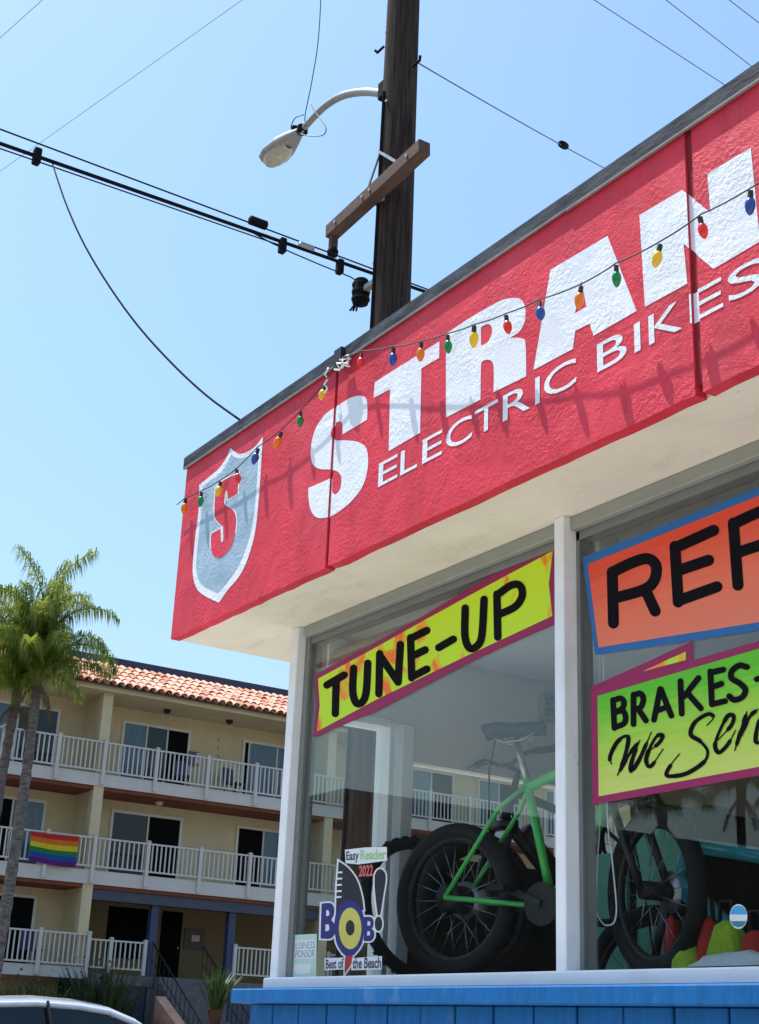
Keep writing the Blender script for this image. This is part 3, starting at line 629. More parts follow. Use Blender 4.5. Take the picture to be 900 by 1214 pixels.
    if bag:
        fb = MB(); v = []
        for zz, hx, hy in ((r+.28, .03, .05), (r+.42, .05, .10), (r+.60, .06, .13), (r+.70, .04, .11)): v += [(wb-.10-hx, -hy, zz), (wb-.10+hx, -hy, zz), (wb-.10+hx, hy, zz), (wb-.10-hx, hy, zz)]
        fb.add(v, [(0,3,2,1), (12,13,14,15)]+[(i*4+k, i*4+(k+1) % 4, i*4+4+(k+1) % 4, i*4+4+k) for i in range(3) for k in range(4)]); B('handlebar_bag', fb, m_bkblk, t, False)
    if battery: B('battery', MB().tube([bb.lerp(hd_b, .2)+Vector((-.02, 0, .055)), bb.lerp(hd_b, .8)+Vector((-.02, 0, .055))], .042, 10), m_bkblk)
    return t
g_h = P(540, 1055, 1, .76)
bike('green framed bicycle with black saddle and fat black tyres in shop window', (g_h.x, .76, DZ), R_(15), m_bkgrn, r=.318, tw=.035, wb=.97, bar=.5, seat_z=1.0, cs=.50, steer=-.46, battery=False)
bike('black bicycle facing the glass with wide handlebars behind green bicycle', (1.02, 2.30, DZ), -math.pi/2, m_bkblk, r=.345, tw=.045, wb=1.08, bar=.62, seat_z=.95)
bike('teal framed bicycle standing behind the second window', (3.27, 1.24, DZ2), math.pi, m_bkteal, r=.34, tw=.034, wb=1.12, bar=.6, seat_z=1.0, steer=.25, battery=False, ts=1.45)
bike('black fat tyre bicycle parked deep inside shop behind teal bicycle', (2.75, 2.15, DZ2), .12, m_bkblk, r=.33, tw=.045, wb=1.12, bar=.6, seat_z=1.0)
# loose tyre leaning on the side wall
t = thing('loose_tyre', 'loose black tyre leaning on side wall behind the award sticker', 'tyre', (.80, 1.0, DZ), 0)
def cpw(rad, a, off=0): return Vector((off+.05*(1-math.sin(a))/1, rad*math.cos(a), .33+rad*math.sin(a)))
MB().tube([cpw(.30, 2*math.pi*k/44) for k in range(44)], .03, 10, closed=True).build('carcass', m_tyre, t, smooth=True, local=True)
kn = MB()
for k in range(70): kn.beam(cpw(.326, 2*math.pi*k/70, .012*(-1)**k), cpw(.334, 2*math.pi*k/70, .012*(-1)**k), .014, .016, up=(1, 0, 0))
kn.build('tread', m_tyre, t, local=True)
# merchandise on the display deck, seen through second pane
m_lime = mat('lime_fabric', (.42, .62, .04), .8, .25, 14, .5, 30, stretch=(6, 6, 1)); m_redf = mat('red_fabric', (.55, .03, .02), .8, .2, 14, .4, 30); m_mint = mat('mint_card', (.18, .50, .38), .8, .1, 4); m_cloth = mat('white_cloth', (.55, .58, .58), .85, .1, 6, .5, 12)
def bag(label, loc, sx, sy, sz, m, name='gear_bag', cat='bag'):
    t = thing(name, label, cat, loc); random.seed(int(loc[0]*1000))
    v = []; n = 16; prof = [(.75, 0), (1, .06), (1.03, .3), (1, .6), (.9, .82), (.55, .97), (.2, 1)]
    for r_, h in prof:
        for k in range(n):
            a = 2*math.pi*k/n; cs, sn = math.cos(a), math.sin(a); e = (abs(cs)**3+abs(sn)**3)**(-1/3)*(1+.06*math.sin(5*a+h*4)+random.uniform(-.02, .02))
            v.append((sx/2*r_*cs*e, sy/2*r_*sn*e, sz*h))
    f = [(i*n+k, i*n+(k+1) % n, (i+1)*n+(k+1) % n, (i+1)*n+k) for i in range(len(prof)-1) for k in range(n)]+[tuple(range(n))[::-1], tuple((len(prof)-1)*n+k for k in range(n))]
    MB().add(v, f).build('body', m, t, smooth=True, local=True)
    MB().tube([(-sx*.2, 0, sz*.97), (-sx*.15, 0, sz*1.12), (sx*.15, 0, sz*1.12), (sx*.2, 0, sz*.97)], .008, 6).build('handle', m_black, t, smooth=True, local=True)
    MB().box(-sx*.3, sx*.3, -sy*.56, -sy*.5, sz*.15, sz*.5).build('pocket', m, t, local=True, bevel=.006)
    return t
def bag_at(label, px, py, y, sx, sy, sz, m): p = P(px, py, 1, y); bag(label, (p.x, y, DZ2+.001), sx, sy, sz+.27, m)
bag_at('lime green gear bag between bicycles behind second window', 816, 1100, .99, .14, .12, .26, m_lime)
bag_at('lime green gear bag beside the oval sticker behind second window', 862, 1100, .98, .17, .13, .30, m_lime)
bag_at('tall red gear bag between the two lime bags', 841, 1090, 1.0, .10, .1, .32, m_redf)
bag_at('red gear bag under the teal bicycle frame', 897, 1110, .95, .15, .12, .26, m_redf)
bag_at('slim red gear bag against the fat tyre', 797, 1090, 1.20, .07, .08, .36, m_redf)
# mint cards standing behind the tyre
for k, (px, py, wd, hh, lab) in enumerate(((790, 1050, .34, .62, 'mint green display board seen through the front wheel'), (725, 1090, .22, .55, 'narrow mint green display board beside window mullion'))):
    yy = 1.44+.06*k; p = P(px, py, 1, yy); t = thing('display_board', lab, 'board', (p.x, yy, DZ2))
    MB().box(p.x-wd/2, p.x+wd/2, yy-.01, yy+.01, DZ2, DZ2+.4+hh).build('board', m_mint, t); MB().beam((p.x, yy+.012, DZ2+hh*.7), (p.x, yy+.16, DZ2+.01), .03, .01).build('strut', m_black, t)
p = P(900, 1150, 1, .62); mb = MB(); random.seed(9); v = []; nx, ny = 16, 8
for j in range(ny):
    for i in range(nx): v.append((p.x-.22+.5*i/(nx-1), .53+.16*j/(ny-1), DZ+.006+(.045*math.sin(math.pi*j/(ny-1))*math.sin(math.pi*min(1, i/(nx-1)*1.4+.1))**.5+random.uniform(0, .012) if 0 < i < nx-1 and 0 < j < ny-1 else 0)))
mb.add(v, [(j*nx+i, j*nx+i+1, (j+1)*nx+i+1, (j+1)*nx+i) for j in range(ny-1) for i in range(nx-1)])
tag(mb.build('folded_cloth', m_cloth, smooth=True), 'crumpled white cloth lying on the display deck by glass', 'cloth')
vent = thing('wall_vent', 'small beige vent box on inside wall high behind glass', 'vent', (XI, 1.9, 2.9))
MB().box(XI-.03, XI+.02, 1.86, 1.98, 2.98, 3.12).build('box', m_blind, vent)
for k in range(4): MB().box(XI+.02, XI+.024, 1.875, 1.965, 3.0+k*.028, 3.012+k*.028).build('slat', m_dkbrown, vent)

# ------------------------------------------------------------------ utility pole, crossarm, lamp, cables
PX, PY = -1.20, 2.02
pole = thing('utility_pole', 'tall dark wooden utility pole rising behind the shop roof', 'pole', (PX, PY, .15))
def pole_c(z): return Vector((PX, PY, z))
mb = MB(); random.seed(4); zs_ = [.15, 2, 4, 6, 8, 10, 12.5]; n = 22; v = []
for z in zs_:
    r_ = .182-.0058*z
    for k in range(n):
        a = 2*math.pi*k/n; rr = r_*(1+(.012 if k % 3 else -.03)+.006*math.sin(k*7.3)); v.append((PX+rr*math.cos(a), PY+rr*math.sin(a), z))
f = [(i*n+k, i*n+(k+1) % n, (i+1)*n+(k+1) % n, (i+1)*n+k) for i in range(len(zs_)-1) for k in range(n)]+[tuple((len(zs_)-1)*n+k for k in range(n))]
sharp(mb.add(v, f).build('pole_shaft', m_wood, pole), 60)
ya = PY-.20
a0, a1 = P(392, 277, 1, ya), P(504, 174, 1, ya)
arm = MB().beam(a0, a1, .10, .115).build('crossarm', m_arm, pole, bevel=.008)
for t in (.12, .42, .5, .88):
    q = a0.lerp(a1, t); MB().tube([(q.x, ya-.062, q.z), (q.x, ya-.045, q.z)], .014, 8).build('bolt', m_steel, arm, local=True)
MB().box(PX-.05, PX+.05, ya+.051, PY-.12, a0.lerp(a1, .5).z-.05, a0.lerp(a1, .5).z+.05).build('arm_mount', m_steel, pole)
b0 = P(450, 180, 1, PY-.14); b1 = P(470, 192, 1, ya+.06)
MB().beam(b0, b1, .03, .02).build('brace', m_steel, pole)
MB().beam(P(451, 180, 1, PY-.14), P(436, 224, 1, ya+.055), .014, .014).build('brace', m_steel, pole)
k0 = a0+Vector((.05, 0, -.05)); 
MB().box(k0.x-.02, k0.x+.02, ya-.03, ya+.03, k0.z-.12, k0.z).build('cable_clamp', m_arm, pole); MB().lathe([(.01,-.19),(.04,-.17),(.045,-.13),(.02,-.10)], 12, (k0.x, ya, k0.z)).build('insulator', m_cable, pole, smooth=True)
for px, py, dx in ((450, 60, -1), (495, 74, 1), (453, 106, -1)):
    q = P(px, py, 1, PY-.05); MB().tube([(q.x-dx*.06, q.y, q.z), (q.x+dx*.03, q.y, q.z), (q.x+dx*.05, q.y-.01, q.z+.03)], .012, 6).build('pole_step', m_cable, pole)
MB().tube([(PX-.02+.0, PY-.182, .15), (PX-.01, PY-.135, 8.2)], .016, 6).build('ground_wire_moulding', m_cable, pole)
for k in range(7): z = 4.6+k*.7; rr = .182-.0058*z; a = -1.9+.25*(k % 3); MB().tube([(PX+rr*.97*math.cos(a), PY+rr*.97*math.sin(a), z), (PX+(rr+.006)*math.cos(a), PY+(rr+.006)*math.sin(a), z)], .012, 8).build('nail_head', m_steel, pole)
q = pole_c(6.9); MB().box(PX-.012, PX+.05, PY-.158, PY-.138, 5.0, 5.12).build('number_tag', m_steel, pole)
# lamp on curved arm
AY = PY-.06
lm = [P(x, y, 1, AY) for x, y in smooth_loop([(456,111),(432,109),(408,113),(388,124),(372,139),(357,156)], 5, False)]
lamp = thing('street_lamp', 'grey street lamp on a curved arm fixed to utility pole', 'street lamp', (lm[0].x, AY, lm[0].z))
MB().tube(lm, [.034-.006*k/(len(lm)-1) for k in range(len(lm))], 12).build('lamp_arm', m_lamp, lamp, smooth=True)
MB().box(lm[0].x-.03, lm[0].x+.1, AY-.05, AY+.05, lm[0].z-.07, lm[0].z+.09).build('arm_bracket', m_cable, lamp, bevel=.01)
h0, h1 = P(357, 155, 1, AY), P(316, 193, 1, AY); ax = (h1-h0); hl = ax.length; ax.normalize(); side = Vector((0, 1, 0)); up = side.cross(ax)*-1
if up.z < 0: up = -up
secs = [(0, .035, .035, .035), (.12, .055, .05, .04), (.26, .08, .08, .055), (.5, .118, .10, .065), (.75, .132, .09, .06), (.92, .108, .06, .045), (1.0, .05, .02, .02)]
v = []; n = 18
for s_, hw, ht, hb_ in secs:
    for k in range(n):
        a = 2*math.pi*k/n; cs, sn = math.cos(a), math.sin(a)
        v.append(h0+ax*hl*s_+side*hw*cs+up*(ht*sn if sn > 0 else hb_*max(sn, -.75)))
f = [(i*n+k, i*n+(k+1) % n, (i+1)*n+(k+1) % n, (i+1)*n+k) for i in range(len(secs)-1) for k in range(n)]+[tuple(range(n)), tuple((len(secs)-1)*n+k for k in range(n))]
hd = sharp(MB().add(v, f).build('lamp_head', m_lamp, lamp), 50)
v = []; 
for s_, hw, dp in ((.34, .045, .055), (.42, .078, .075), (.55, .10, .09), (.75, .105, .088), (.9, .078, .07), (.95, .04, .05)):
    for k in range(9): a = math.pi*k/8; v.append(h0+ax*hl*s_+side*hw*math.cos(a)-up*(dp*math.sin(a)+.012))
f = [(i*9+k, i*9+k+1, (i+1)*9+k+1, (i+1)*9+k) for i in range(5) for k in range(8)]
MB().add(v, f).build('lens', m_lens, hd, smooth=True, local=True)
MB().lathe([(.03,0),(.035,.02),(.03,.05),(.01,.06)], 10, h0+ax*hl*.2+up*.06).build('photocell', m_cable, hd, smooth=True, local=True)
q = h0-ax*.02; MB().lathe([(.05,-.03),(.05,.03)], 10, q).build('collar', m_cable, lamp)
wl = [P(x, y, 1, AY-.02) for x, y in smooth_loop([(383,-60),(378,40),(370,95),(362,135),(362,150)], 5, False)]
tag(MB().tube(wl, .005, 5).build('utility_cable', m_thin, smooth=True), 'twisted thin lead hanging down to the street lamp', 'cable')
wl = [P(x, y, 1, AY-.03) for x, y in smooth_loop([(368,122),(374,133),(386,150),(383,160),(365,161),(352,157),(345,152),(350,140),(360,136)], 5, False)]
MB().tube(wl, .005, 5).build('loose_lead', m_thin, lamp, smooth=True)

def cable(label, a, b, r, m, X=None, sag=0, ext=(0, 0), name='utility_cable', axis=0, seg=24, b_axis=None):
    A = P(*a, axis, X); B = P(*b, b_axis if b_axis is not None else axis, X if b_axis is None else b_axis)
    return cable3(label, A, B, r, m, sag, ext, name, seg)
def cable3(label, A, B, r, m, sag=0, ext=(0, 0), name='utility_cable', seg=24):
    d = B-A; A2, B2 = A-d*ext[0], B+d*ext[1]
    pts = [A2.lerp(B2, k/seg)-Vector((0, 0, 4*sag*(k/seg)*(1-k/seg))) for k in range(seg+1)]
    return tag(MB().tube(pts, r, 6).build(name, m, smooth=True), label, 'cable')
XC = -1.56
main = cable('thick black bundled cable running along the street past the pole', (0, 170), (436, 322), .0135, m_cable, XC, 0, (7, 1.6))
cable('upper black cable running level above the thick bundle', (0, 153), (440, 318), .006, m_cable, XC-.02, 0, (7, 3))
cable('thin black cable strapped under the thick bundle', (0, 176), (330, 290), .005, m_cable, XC+.03, .0, (7, .0))
A = P(300, 276, 0, XC); Bq = P(345, 299, 0, XC); Cq = P(415, 328, 0, XC); Dq = P(432, 338, 0, XC)
lp = [A, P(320, 287, 0, XC), Bq, P(380, 314, 0, XC), Cq, Dq]
tag(MB().tube(lp, .005, 6).build('utility_cable', m_cable, smooth=True), 'short loop of black cable dipping into the canister', 'cable')
def on_cable(px, py, label, name, L_, r_, m, cat='cable box'):
    q0 = P(px-L_/2, py-L_/2*.37, 0, XC); q1 = P(px+L_/2, py+L_/2*.37, 0, XC)
    return tag(MB().lathe([(r_*.6, 0), (r_, .06), (r_, .94), (r_*.6, 1)], 10).build(name, m, smooth=False), label, cat), q0, q1
def canister(px, py, label, name, L_, r_, m, cat='cable box'):
    o, q0, q1 = on_cable(px, py, label, name, L_, r_, m, cat); d = q1-q0
    M_ = d.to_track_quat('Z', 'Y').to_matrix().to_4x4(); o.matrix_world = Matrix.Translation(q0) @ M_ @ Matrix.Diagonal((1, 1, d.length, 1)); return o
canister(306, 264, 'black splice box clipped on the upper cable', 'splice_box', 21, .036, m_cable)
canister(363, 293, 'small grey splice box on the upper cable near crossarm', 'splice_box', 18, .026, m_steel)
for px, py, k in ((335, 290, 'cable clamp hanging on thick bundle beneath grey splice box'), (403, 315, 'cable clamp hanging on thick bundle beside the canister'), (44, 184, 'cable clamp on thick bundle where the drop line leaves')):
    q = P(px, py, 0, XC); tag(MB().box(q.x-.03, q.x+.03, q.y-.025, q.y+.025, q.z-.07, q.z+.05).build('cable_clamp', m_cable, bevel=.008), k, 'clamp')
q = P(428, 346, 1, PY-.1); tn = thing('splice_canister', 'black cylindrical splice canister fixed beside the pole above roof', 'canister', (q.x, q.y, q.z-.15))
MB().lathe([(.025,-.12),(.06,-.10),(.066,-.04),(.066,.07),(.05,.10),(.016,.11)], 14, q).build('body', m_cable, tn, smooth=True)
for k in range(3): MB().lathe([(.071,-.07+k*.06),(.071,-.058+k*.06)], 14, q).build('band', m_black, tn)
for k in range(3): MB().tube([q+Vector((-.025+.025*k, -.03, -.10)), q+Vector((-.045+.045*k, -.06, -.16-.02*k))], .008, 6).build('tail', m_cable, tn)
MB().box(q.x+.03, PX, q.y-.02, q.y+.03, q.z-.02, q.z+.02).build('bracket', m_steel, tn)
# drop line to the roof
dpx = smooth_loop([(62,193),(68,212),(80,246),(100,290),(130,340),(165,388),(205,432),(245,469),(286,499)], 4, False)
dA = depth(P(62, 193, 0, XC)); dB = depth(Vector((.38, .12, 4.22))); m_ = len(dpx)
tag(MB().tube([PD(x, y, dA+(dB-dA)*k/(m_-1)) for k, (x, y) in enumerate(dpx)], .006, 6).build('utility_cable', m_cable, smooth=True), 'black drop line curving down from bundle to shop roof corner', 'cable')
# guy wire with strain insulator, other distant wires
gA = P(495, 74, 1, PY-.02); gB = P(718, 198, 1, 6.4)
cable3('guy wire slanting from the pole down behind shop roof', gA, gB, .0055, m_thin, .03, (0, .35))
q0 = gA.lerp(gB, .72); dd = (gB-gA).normalized()
tq = min((depth_k for depth_k in [k/200 for k in range(201)]), key=lambda k: abs((lambda v: 450+FPX*(v-CAM).dot(cR)/(v-CAM).dot(cF))(gA.lerp(gB, k))-668))
q0 = gA.lerp(gB, tq)-Vector((0, 0, .03*4*tq*(1-tq)*.7))
o = tag(MB().lathe([(.01,-.09),(.035,-.085),(.04,-.02),(.028,0),(.04,.02),(.035,.085),(.01,.09)], 12).build('strain_insulator', m_cable, smooth=True), 'dark strain insulator midway on the guy wire', 'insulator')
o.matrix_world = Matrix.Translation(q0) @ dd.to_track_quat('Z', 'Y').to_matrix().to_4x4()
for a, b, zz, lab in (((0, 45), (50, 0), 12, 'pale thin wire crossing the upper sky corner left of lamp'), ((0, 203), (287, 0), 13, 'long pale thin wire crossing the sky above the thick bundle'),
                      ((705, 0), (860, 101), 11.5, 'thin wire above the shop roof nearest the guy wire'), ((790, 0), (893, 80), 11.5, 'thin dark wire between two others above shop roof'), ((865, 0), (900, 27), 11.5, 'thin wire in sky above the letter N')):
    A = P(*a, 2, zz); B = P(*b, 2, zz); cable3(lab, A, B, .005 if zz < 12 else .0035, m_thin, 0, (1.5, 1.5) if zz < 12 else (.8, 1.2))

# ------------------------------------------------------------------ apartment building
XA, XB, Y0, Y1 = -31.0, -32.5, 5.6, 34.0
m_apt = mat('cream_apartment_stucco', (.64, .525, .325), .85, .10, .8, .3, 30); m_trim = mat('white_vinyl_trim', (.60, .555, .51), .55, .05, 2); m_brown = mat('red_brown_beam', (.20, .055, .03), .8, .2, 4)
m_tile = mat('terracotta_tile', (.60, .28, .18), .75, .22, 2.2, .3, 25, col2=(.70, .38, .27)); m_navy = mat('navy_parapet', (.035, .042, .085), .6, .15, 2); m_under = mat('roof_underlay', (.10, .05, .035), .9, .2, 4)
m_agl = mat('apartment_glass', (.010, .022, .035), .04, .2, 1.5, spec=.4); m_agl2 = mat('curtained_glass', (.09, .16, .22), .08, .2, 3, spec=.4, stretch=(1, 6, .2)); m_dark = mat('dark_room', (.006, .006, .007), .9, .3, 2, spec=.1)  # dark_room paints unlit interiors near-black on the panes; the entrance door shares it
m_grybm = mat('slate_porch_beam', (.07, .08, .11), .7, .12, 2); m_bpost = mat('blue_porch_post', (.045, .06, .12), .6, .12, 3); m_step = mat('grey_stair', (.16, .14, .14), .8, .2, 6); m_iron = mat('black_iron', (.01, .01, .012), .5, .2, 10)
m_frame = mat('cream_window_frame', (.70, .66, .58), .6, .05, 3)
wear(m_apt, (.40, .32, .19), .52, .8, .9, (1, 1.5, .35), .6); wear(m_trim, (.40, .36, .32), .55, .8, 1.6, (1, 1.5, .3), .5); wear(m_tile, (.30, .13, .09), .55, .75, 2.5, (1, 1, 1), .6)
apt = thing('apartment_building', 'three storey cream apartment building with white balconies and terracotta tile roof', 'building', (XB-4, 14, 0))
FL = [(2.56, 2.82, 3.72), (5.03, 5.37, 6.29), (7.70, 8.02, 8.95)]       # slab bottom, slab top, rail top
MB().box(XB-12, XB, Y0, Y1, 5.031, 10.361).build('wall', m_apt, apt); MB().box(XB-12, XB, Y0, 12.15, 0, 5.03).build('wall', m_apt, apt)
XR = XB-1.6
MB().box(XB-12, XR, 12.151, Y1, 0, 5.03).build('porch_wall', mat('shaded_porch_wall', (.27, .205, .11), .85, .1, .8), apt)  # apartment cream darkened here: the porch's shade is put into the colour
for i, (sb, stp, rt) in enumerate(FL):
    segs = [(Y0, Y1)] if i else [(Y0, 12.34)]
    for a, b in segs:
        MB().box(XB+.001, XA-.03, a, b, sb+.06, stp).build('balcony_slab', m_trim, apt)
        MB().box(XA-.03, XA+.0, a, b, sb, stp+.03).build('balcony_fascia', m_trim, apt)
    if i: MB().box(XB+.002, XA-.06, Y0, Y1, sb-.10, sb+.058).build('soffit_beam', m_brown, apt)
bal_me = None; pst_me = {}
def railing(ya, yb, posts, zb, zt, X, zpost, dense=(8.6, 25.2)):
    """one run of balcony railing: rails as the part, posts and balusters below it"""
    global bal_me
    rl = MB().box(X-.03, X+.03, ya, yb, zt-.045, zt).box(X-.022, X+.022, ya, yb, zb+.02, zb+.065).build('railing', m_trim, apt)
    for y in posts:
        key = round(zt-zpost, 2)
        if key not in pst_me:
            h = zt-zpost; q = MB().box(-.055, .055, -.05, .05, 0, h+.03).box(-.065, .065, -.06, .06, h+.03, h+.05).box(-.04, .04, -.035, .035, h+.05, h+.07)
            me = bpy.data.meshes.new('post'); me.from_pydata(q.v, [], q.f); me.materials.append(m_trim); pst_me[key] = me
        o = bpy.data.objects.new('post', pst_me[key]); C.objects.link(o); o.parent = rl; o.location = (X, y, zpost)
    if bal_me is None:
        q = MB().box(-.012, .012, -.02, .02, 0, 1); bal_me = bpy.data.meshes.new('baluster'); bal_me.from_pydata(q.v, [], q.f); bal_me.materials.append(m_trim)
    ps = sorted(set([ya]+list(posts)+[yb])); rest = MB()
    for a, b in zip(ps[:-1], ps[1:]):
        n = max(1, int(round((b-a)/.143)))
        for k in range(1, n):
            y = a+(b-a)*k/n
            if dense[0] < y < dense[1]:
                o = bpy.data.objects.new('baluster', bal_me); C.objects.link(o); o.parent = rl; o.location = (X, y, zb+.06); o.scale = (1, 1, zt-.045-zb-.06)
            else: rest.box(X-.012, X+.012, y-.02, y+.02, zb+.06, zt-.045)
    if rest.v: o = rest.build('baluster_row', m_trim, rl, local=True); o['kind'] = 'stuff'; o.matrix_parent_inverse = Matrix()
posts = [6.0, 7.6, 9.18, 10.77, 12.15, 13.76, 15.41, 17.03, 18.65, 20.25, 21.85, 23.45, 25.05, 26.65, 28.25, 29.85, 31.45, 33.05]
railing(Y0+.1, Y1-.1, posts, 8.08, 8.95, XA+.03, 7.74, (8.6, 22.0)); railing(Y0+.1, Y1-.1, posts, 5.46, 6.29, XA+.03, 5.07, (8.6, 22.0))
railing(Y0+.1, 12.32, [7.6, 9.5, 10.9, 12.28], 2.87, 3.72, XA+.03, 2.6)
railing(12.42, 14.08, [13.02, 14.04], 2.84, 3.62, XA-.18, 2.74); railing(16.82, Y1-.1, [16.86, 18.4, 20, 21.6, 23.2], 2.90, 3.70, XA-.18, 2.74, (16, 21))
for y0_, y1_ in ((11.96, 12.26), (19.55, 19.85)):
    for i, (za, zb_) in enumerate(((2.82, 5.03), (5.372, 7.70), (8.022, 10.36))):
        MB().box(XA-.32, XA-.034, y0_, y1_, za, zb_).build('column', m_apt, apt); MB().box(XB+.001, XA-.321, y0_+.06, y0_+.2, za+.001, zb_-.10).build('partition', m_apt, apt)
# eaves and roof
MB().box(XB+.003, XA+.20, Y0-.2, Y1+.2, 10.362, 10.40).build('eave_soffit', m_apt, apt); MB().box(XA+.201, XA+.235, Y0-.2, Y1+.2, 10.362, 10.52).build('eave_board', m_apt, apt)
EX, EZ, TP = XA+.36, 10.52, math.tan(R_(28)); RL = 1.90
MB().add([(EX, Y0-.2, EZ), (EX, Y1+.2, EZ), (EX-RL, Y1+.2, EZ+RL*TP), (EX-RL, Y0-.2, EZ+RL*TP), (EX, Y0-.2, EZ-.05), (EX, Y1+.2, EZ-.05), (EX-RL, Y1+.2, EZ+RL*TP-.05), (EX-RL, Y0-.2, EZ+RL*TP-.05)], [(0,1,2,3),(4,7,6,5),(0,4,5,1),(1,5,6,2),(2,6,7,3),(3,7,4,0)]).build('roof', m_under, apt)
roof = [o for o in apt.children if o.name.startswith('roof')][0]
sl = math.atan(TP); q = MB(); n = 7; Lt = .50; v = []
for L_, r0, th in ((0, .118, 0), (Lt, .098, 0), (0, .118, .022), (Lt, .098, .022)):
    for k in range(n+1): a = math.pi*k/n; rr = r0-th; v.append((L_, rr*math.cos(a), rr*math.sin(a)*.9))
m1 = n+1
f = [(k, k+1, m1+k+1, m1+k) for k in range(n)]+[(2*m1+k, 3*m1+k, 3*m1+k+1, 2*m1+k+1) for k in range(n)]+[(k, 2*m1+k, 2*m1+k+1, k+1) for k in range(n)]
q.add(v, f); tile_me = bpy.data.meshes.new('roof_tile'); tile_me.from_pydata(q.v, [], q.f); tile_me.materials.append(m_tile)
random.seed(21); extra = MB(); nrow = 5; stp_ = RL/math.cos(sl)/nrow
ct, s_t = math.cos(sl), math.sin(sl); y = Y0-.1; col_ = 0
tm = []
m_tiles = [m_tile]+[mat('terracotta_tile_'+nm, cc, .75, .18, 2.2, .3, 25) for nm, cc in (('pale', (.68, .38, .27)), ('deep', (.47, .18, .105)))]
tile_mes = [tile_me]
for mm in m_tiles[1:]:
    t_ = tile_me.copy(); t_.materials.clear(); t_.materials.append(mm); tile_mes.append(t_)
while y < Y1+.1:
    for r_ in range(nrow):
        s0 = r_*stp_-.03; ox = EX+.04-s0*ct; oz = EZ+.012+.018+s0*s_t
        if 8.4 < y < 20.8:
            o = bpy.data.objects.new('roof_tile', random.choices(tile_mes, (5, 2, 2))[0]); C.objects.link(o); o.parent = roof; o.location = (ox+random.uniform(-.01, .01), y+random.uniform(-.006, .006), oz)
            o.rotation_euler = (random.uniform(-.05, .05), sl-.045, math.pi+random.uniform(-.05, .05)); o.location.z += random.uniform(-.008, .012)
        else:
            Rm = Matrix.Translation((ox, y, oz)) @ Matrix.Rotation(math.pi, 4, 'Z') @ Matrix.Rotation(-(sl-.045), 4, 'Y')
            extra.add([Rm @ Vector(p) for p in q.v], q.f)
    y += .25; col_ += 1
for o in roof.children: o.rotation_euler = (o.rotation_euler[0], -(sl-.045), o.rotation_euler[2])
o = extra.build('roof_tiles', m_tile, roof, local=True); o['kind'] = 'stuff'
PXW = EX-RL+.02
MB().box(PXW-.3, PXW, Y0-.2, Y1+.2, 10.41, 11.83).build('parapet', m_navy, apt); MB().box(XB-12, PXW-.3, Y0, Y1, 10.42, 11.3).build('roof_deck', m_navy, apt)
# windows and sliding doors on the back wall
def slider(ya, yb, zt, zb, split, mats, X=XB):
    w_ = MB(); t = .085
    w_.box(X-.02, X+.05, ya, ya+t, zb, zt).box(X-.02, X+.05, yb-t, yb, zb, zt).box(X-.02, X+.05, ya+t, yb-t, zt-t, zt)
    wo = w_.build('sliding_door', m_frame, apt)
    ys = [ya+t]+[ya+(yb-ya)*s for s in split]+[yb-t]
    for k, (a, b) in enumerate(zip(ys[:-1], ys[1:])):
        MB().box(X+.002, X+.012+.008*(k % 2), a, b, zb, zt-t).build('pane', mats[k], wo, local=True)
        if k: MB().box(X+.004, X+.034, a-.025, a+.025, zb, zt-t).build('stile', m_frame, wo, local=True)
    return wo
def wy(px, py): return P(px, py, 0, XB).y
def wz(px, py): return P(px, py, 0, XB).z
fz = [2.82, 5.372, 8.022]
za3, za2, za1 = 9.99, 7.34, 4.72
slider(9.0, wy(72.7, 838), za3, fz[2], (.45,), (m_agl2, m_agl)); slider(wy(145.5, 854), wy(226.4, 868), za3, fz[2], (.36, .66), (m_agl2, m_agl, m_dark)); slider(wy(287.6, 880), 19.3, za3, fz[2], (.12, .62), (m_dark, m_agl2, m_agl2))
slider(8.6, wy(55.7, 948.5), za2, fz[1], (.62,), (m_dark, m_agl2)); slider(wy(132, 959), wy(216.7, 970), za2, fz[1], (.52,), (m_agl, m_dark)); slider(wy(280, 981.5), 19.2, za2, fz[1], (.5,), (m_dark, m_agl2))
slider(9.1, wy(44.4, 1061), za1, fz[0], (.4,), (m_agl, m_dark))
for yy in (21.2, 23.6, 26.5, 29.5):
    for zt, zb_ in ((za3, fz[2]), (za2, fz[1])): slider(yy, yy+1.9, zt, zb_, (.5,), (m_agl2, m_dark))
for px, py, lab in ((38, 816, 0), (198, 846, 1), (272, 857, 2)):
    q = P(px, py, 0, XA-.8); MB().lathe([(.09, 10.361), (.12, 10.32), (.08, 10.25), (.02, 10.23)], 12, (XA-.8, q.y, 0)).build('ceiling_light', m_black, apt, smooth=True)
for px, py in ((189, 950),):
    q = P(px, py, 0, XA-.7); MB().lathe([(.12, 7.60), (.12, 7.56), (.08, 7.50)], 12, (XA-.7, q.y, 0)).build('ceiling_light', m_trim, apt, smooth=True)
q = P(232, 890, 0, XB+.1); MB().box(XB+.001, XB+.12, q.y-.2, q.y+.12, 8.95, 9.35).build('meter_box', m_step, apt); MB().box(XB+.121, XB+.16, q.y+.02, q.y+.14, 9.0, 9.32).build('meter_cover', m_trim, apt)
for k, py in enumerate((877, 887, 896)):
    q = P(261, py, 0, XB+.05); MB().lathe([(.01,-.06),(.05,-.03),(.06,0),(.04,.05),(.01,.06)], 10, q, sx=.5).build('wall_ornament', m_trim, apt, smooth=True)
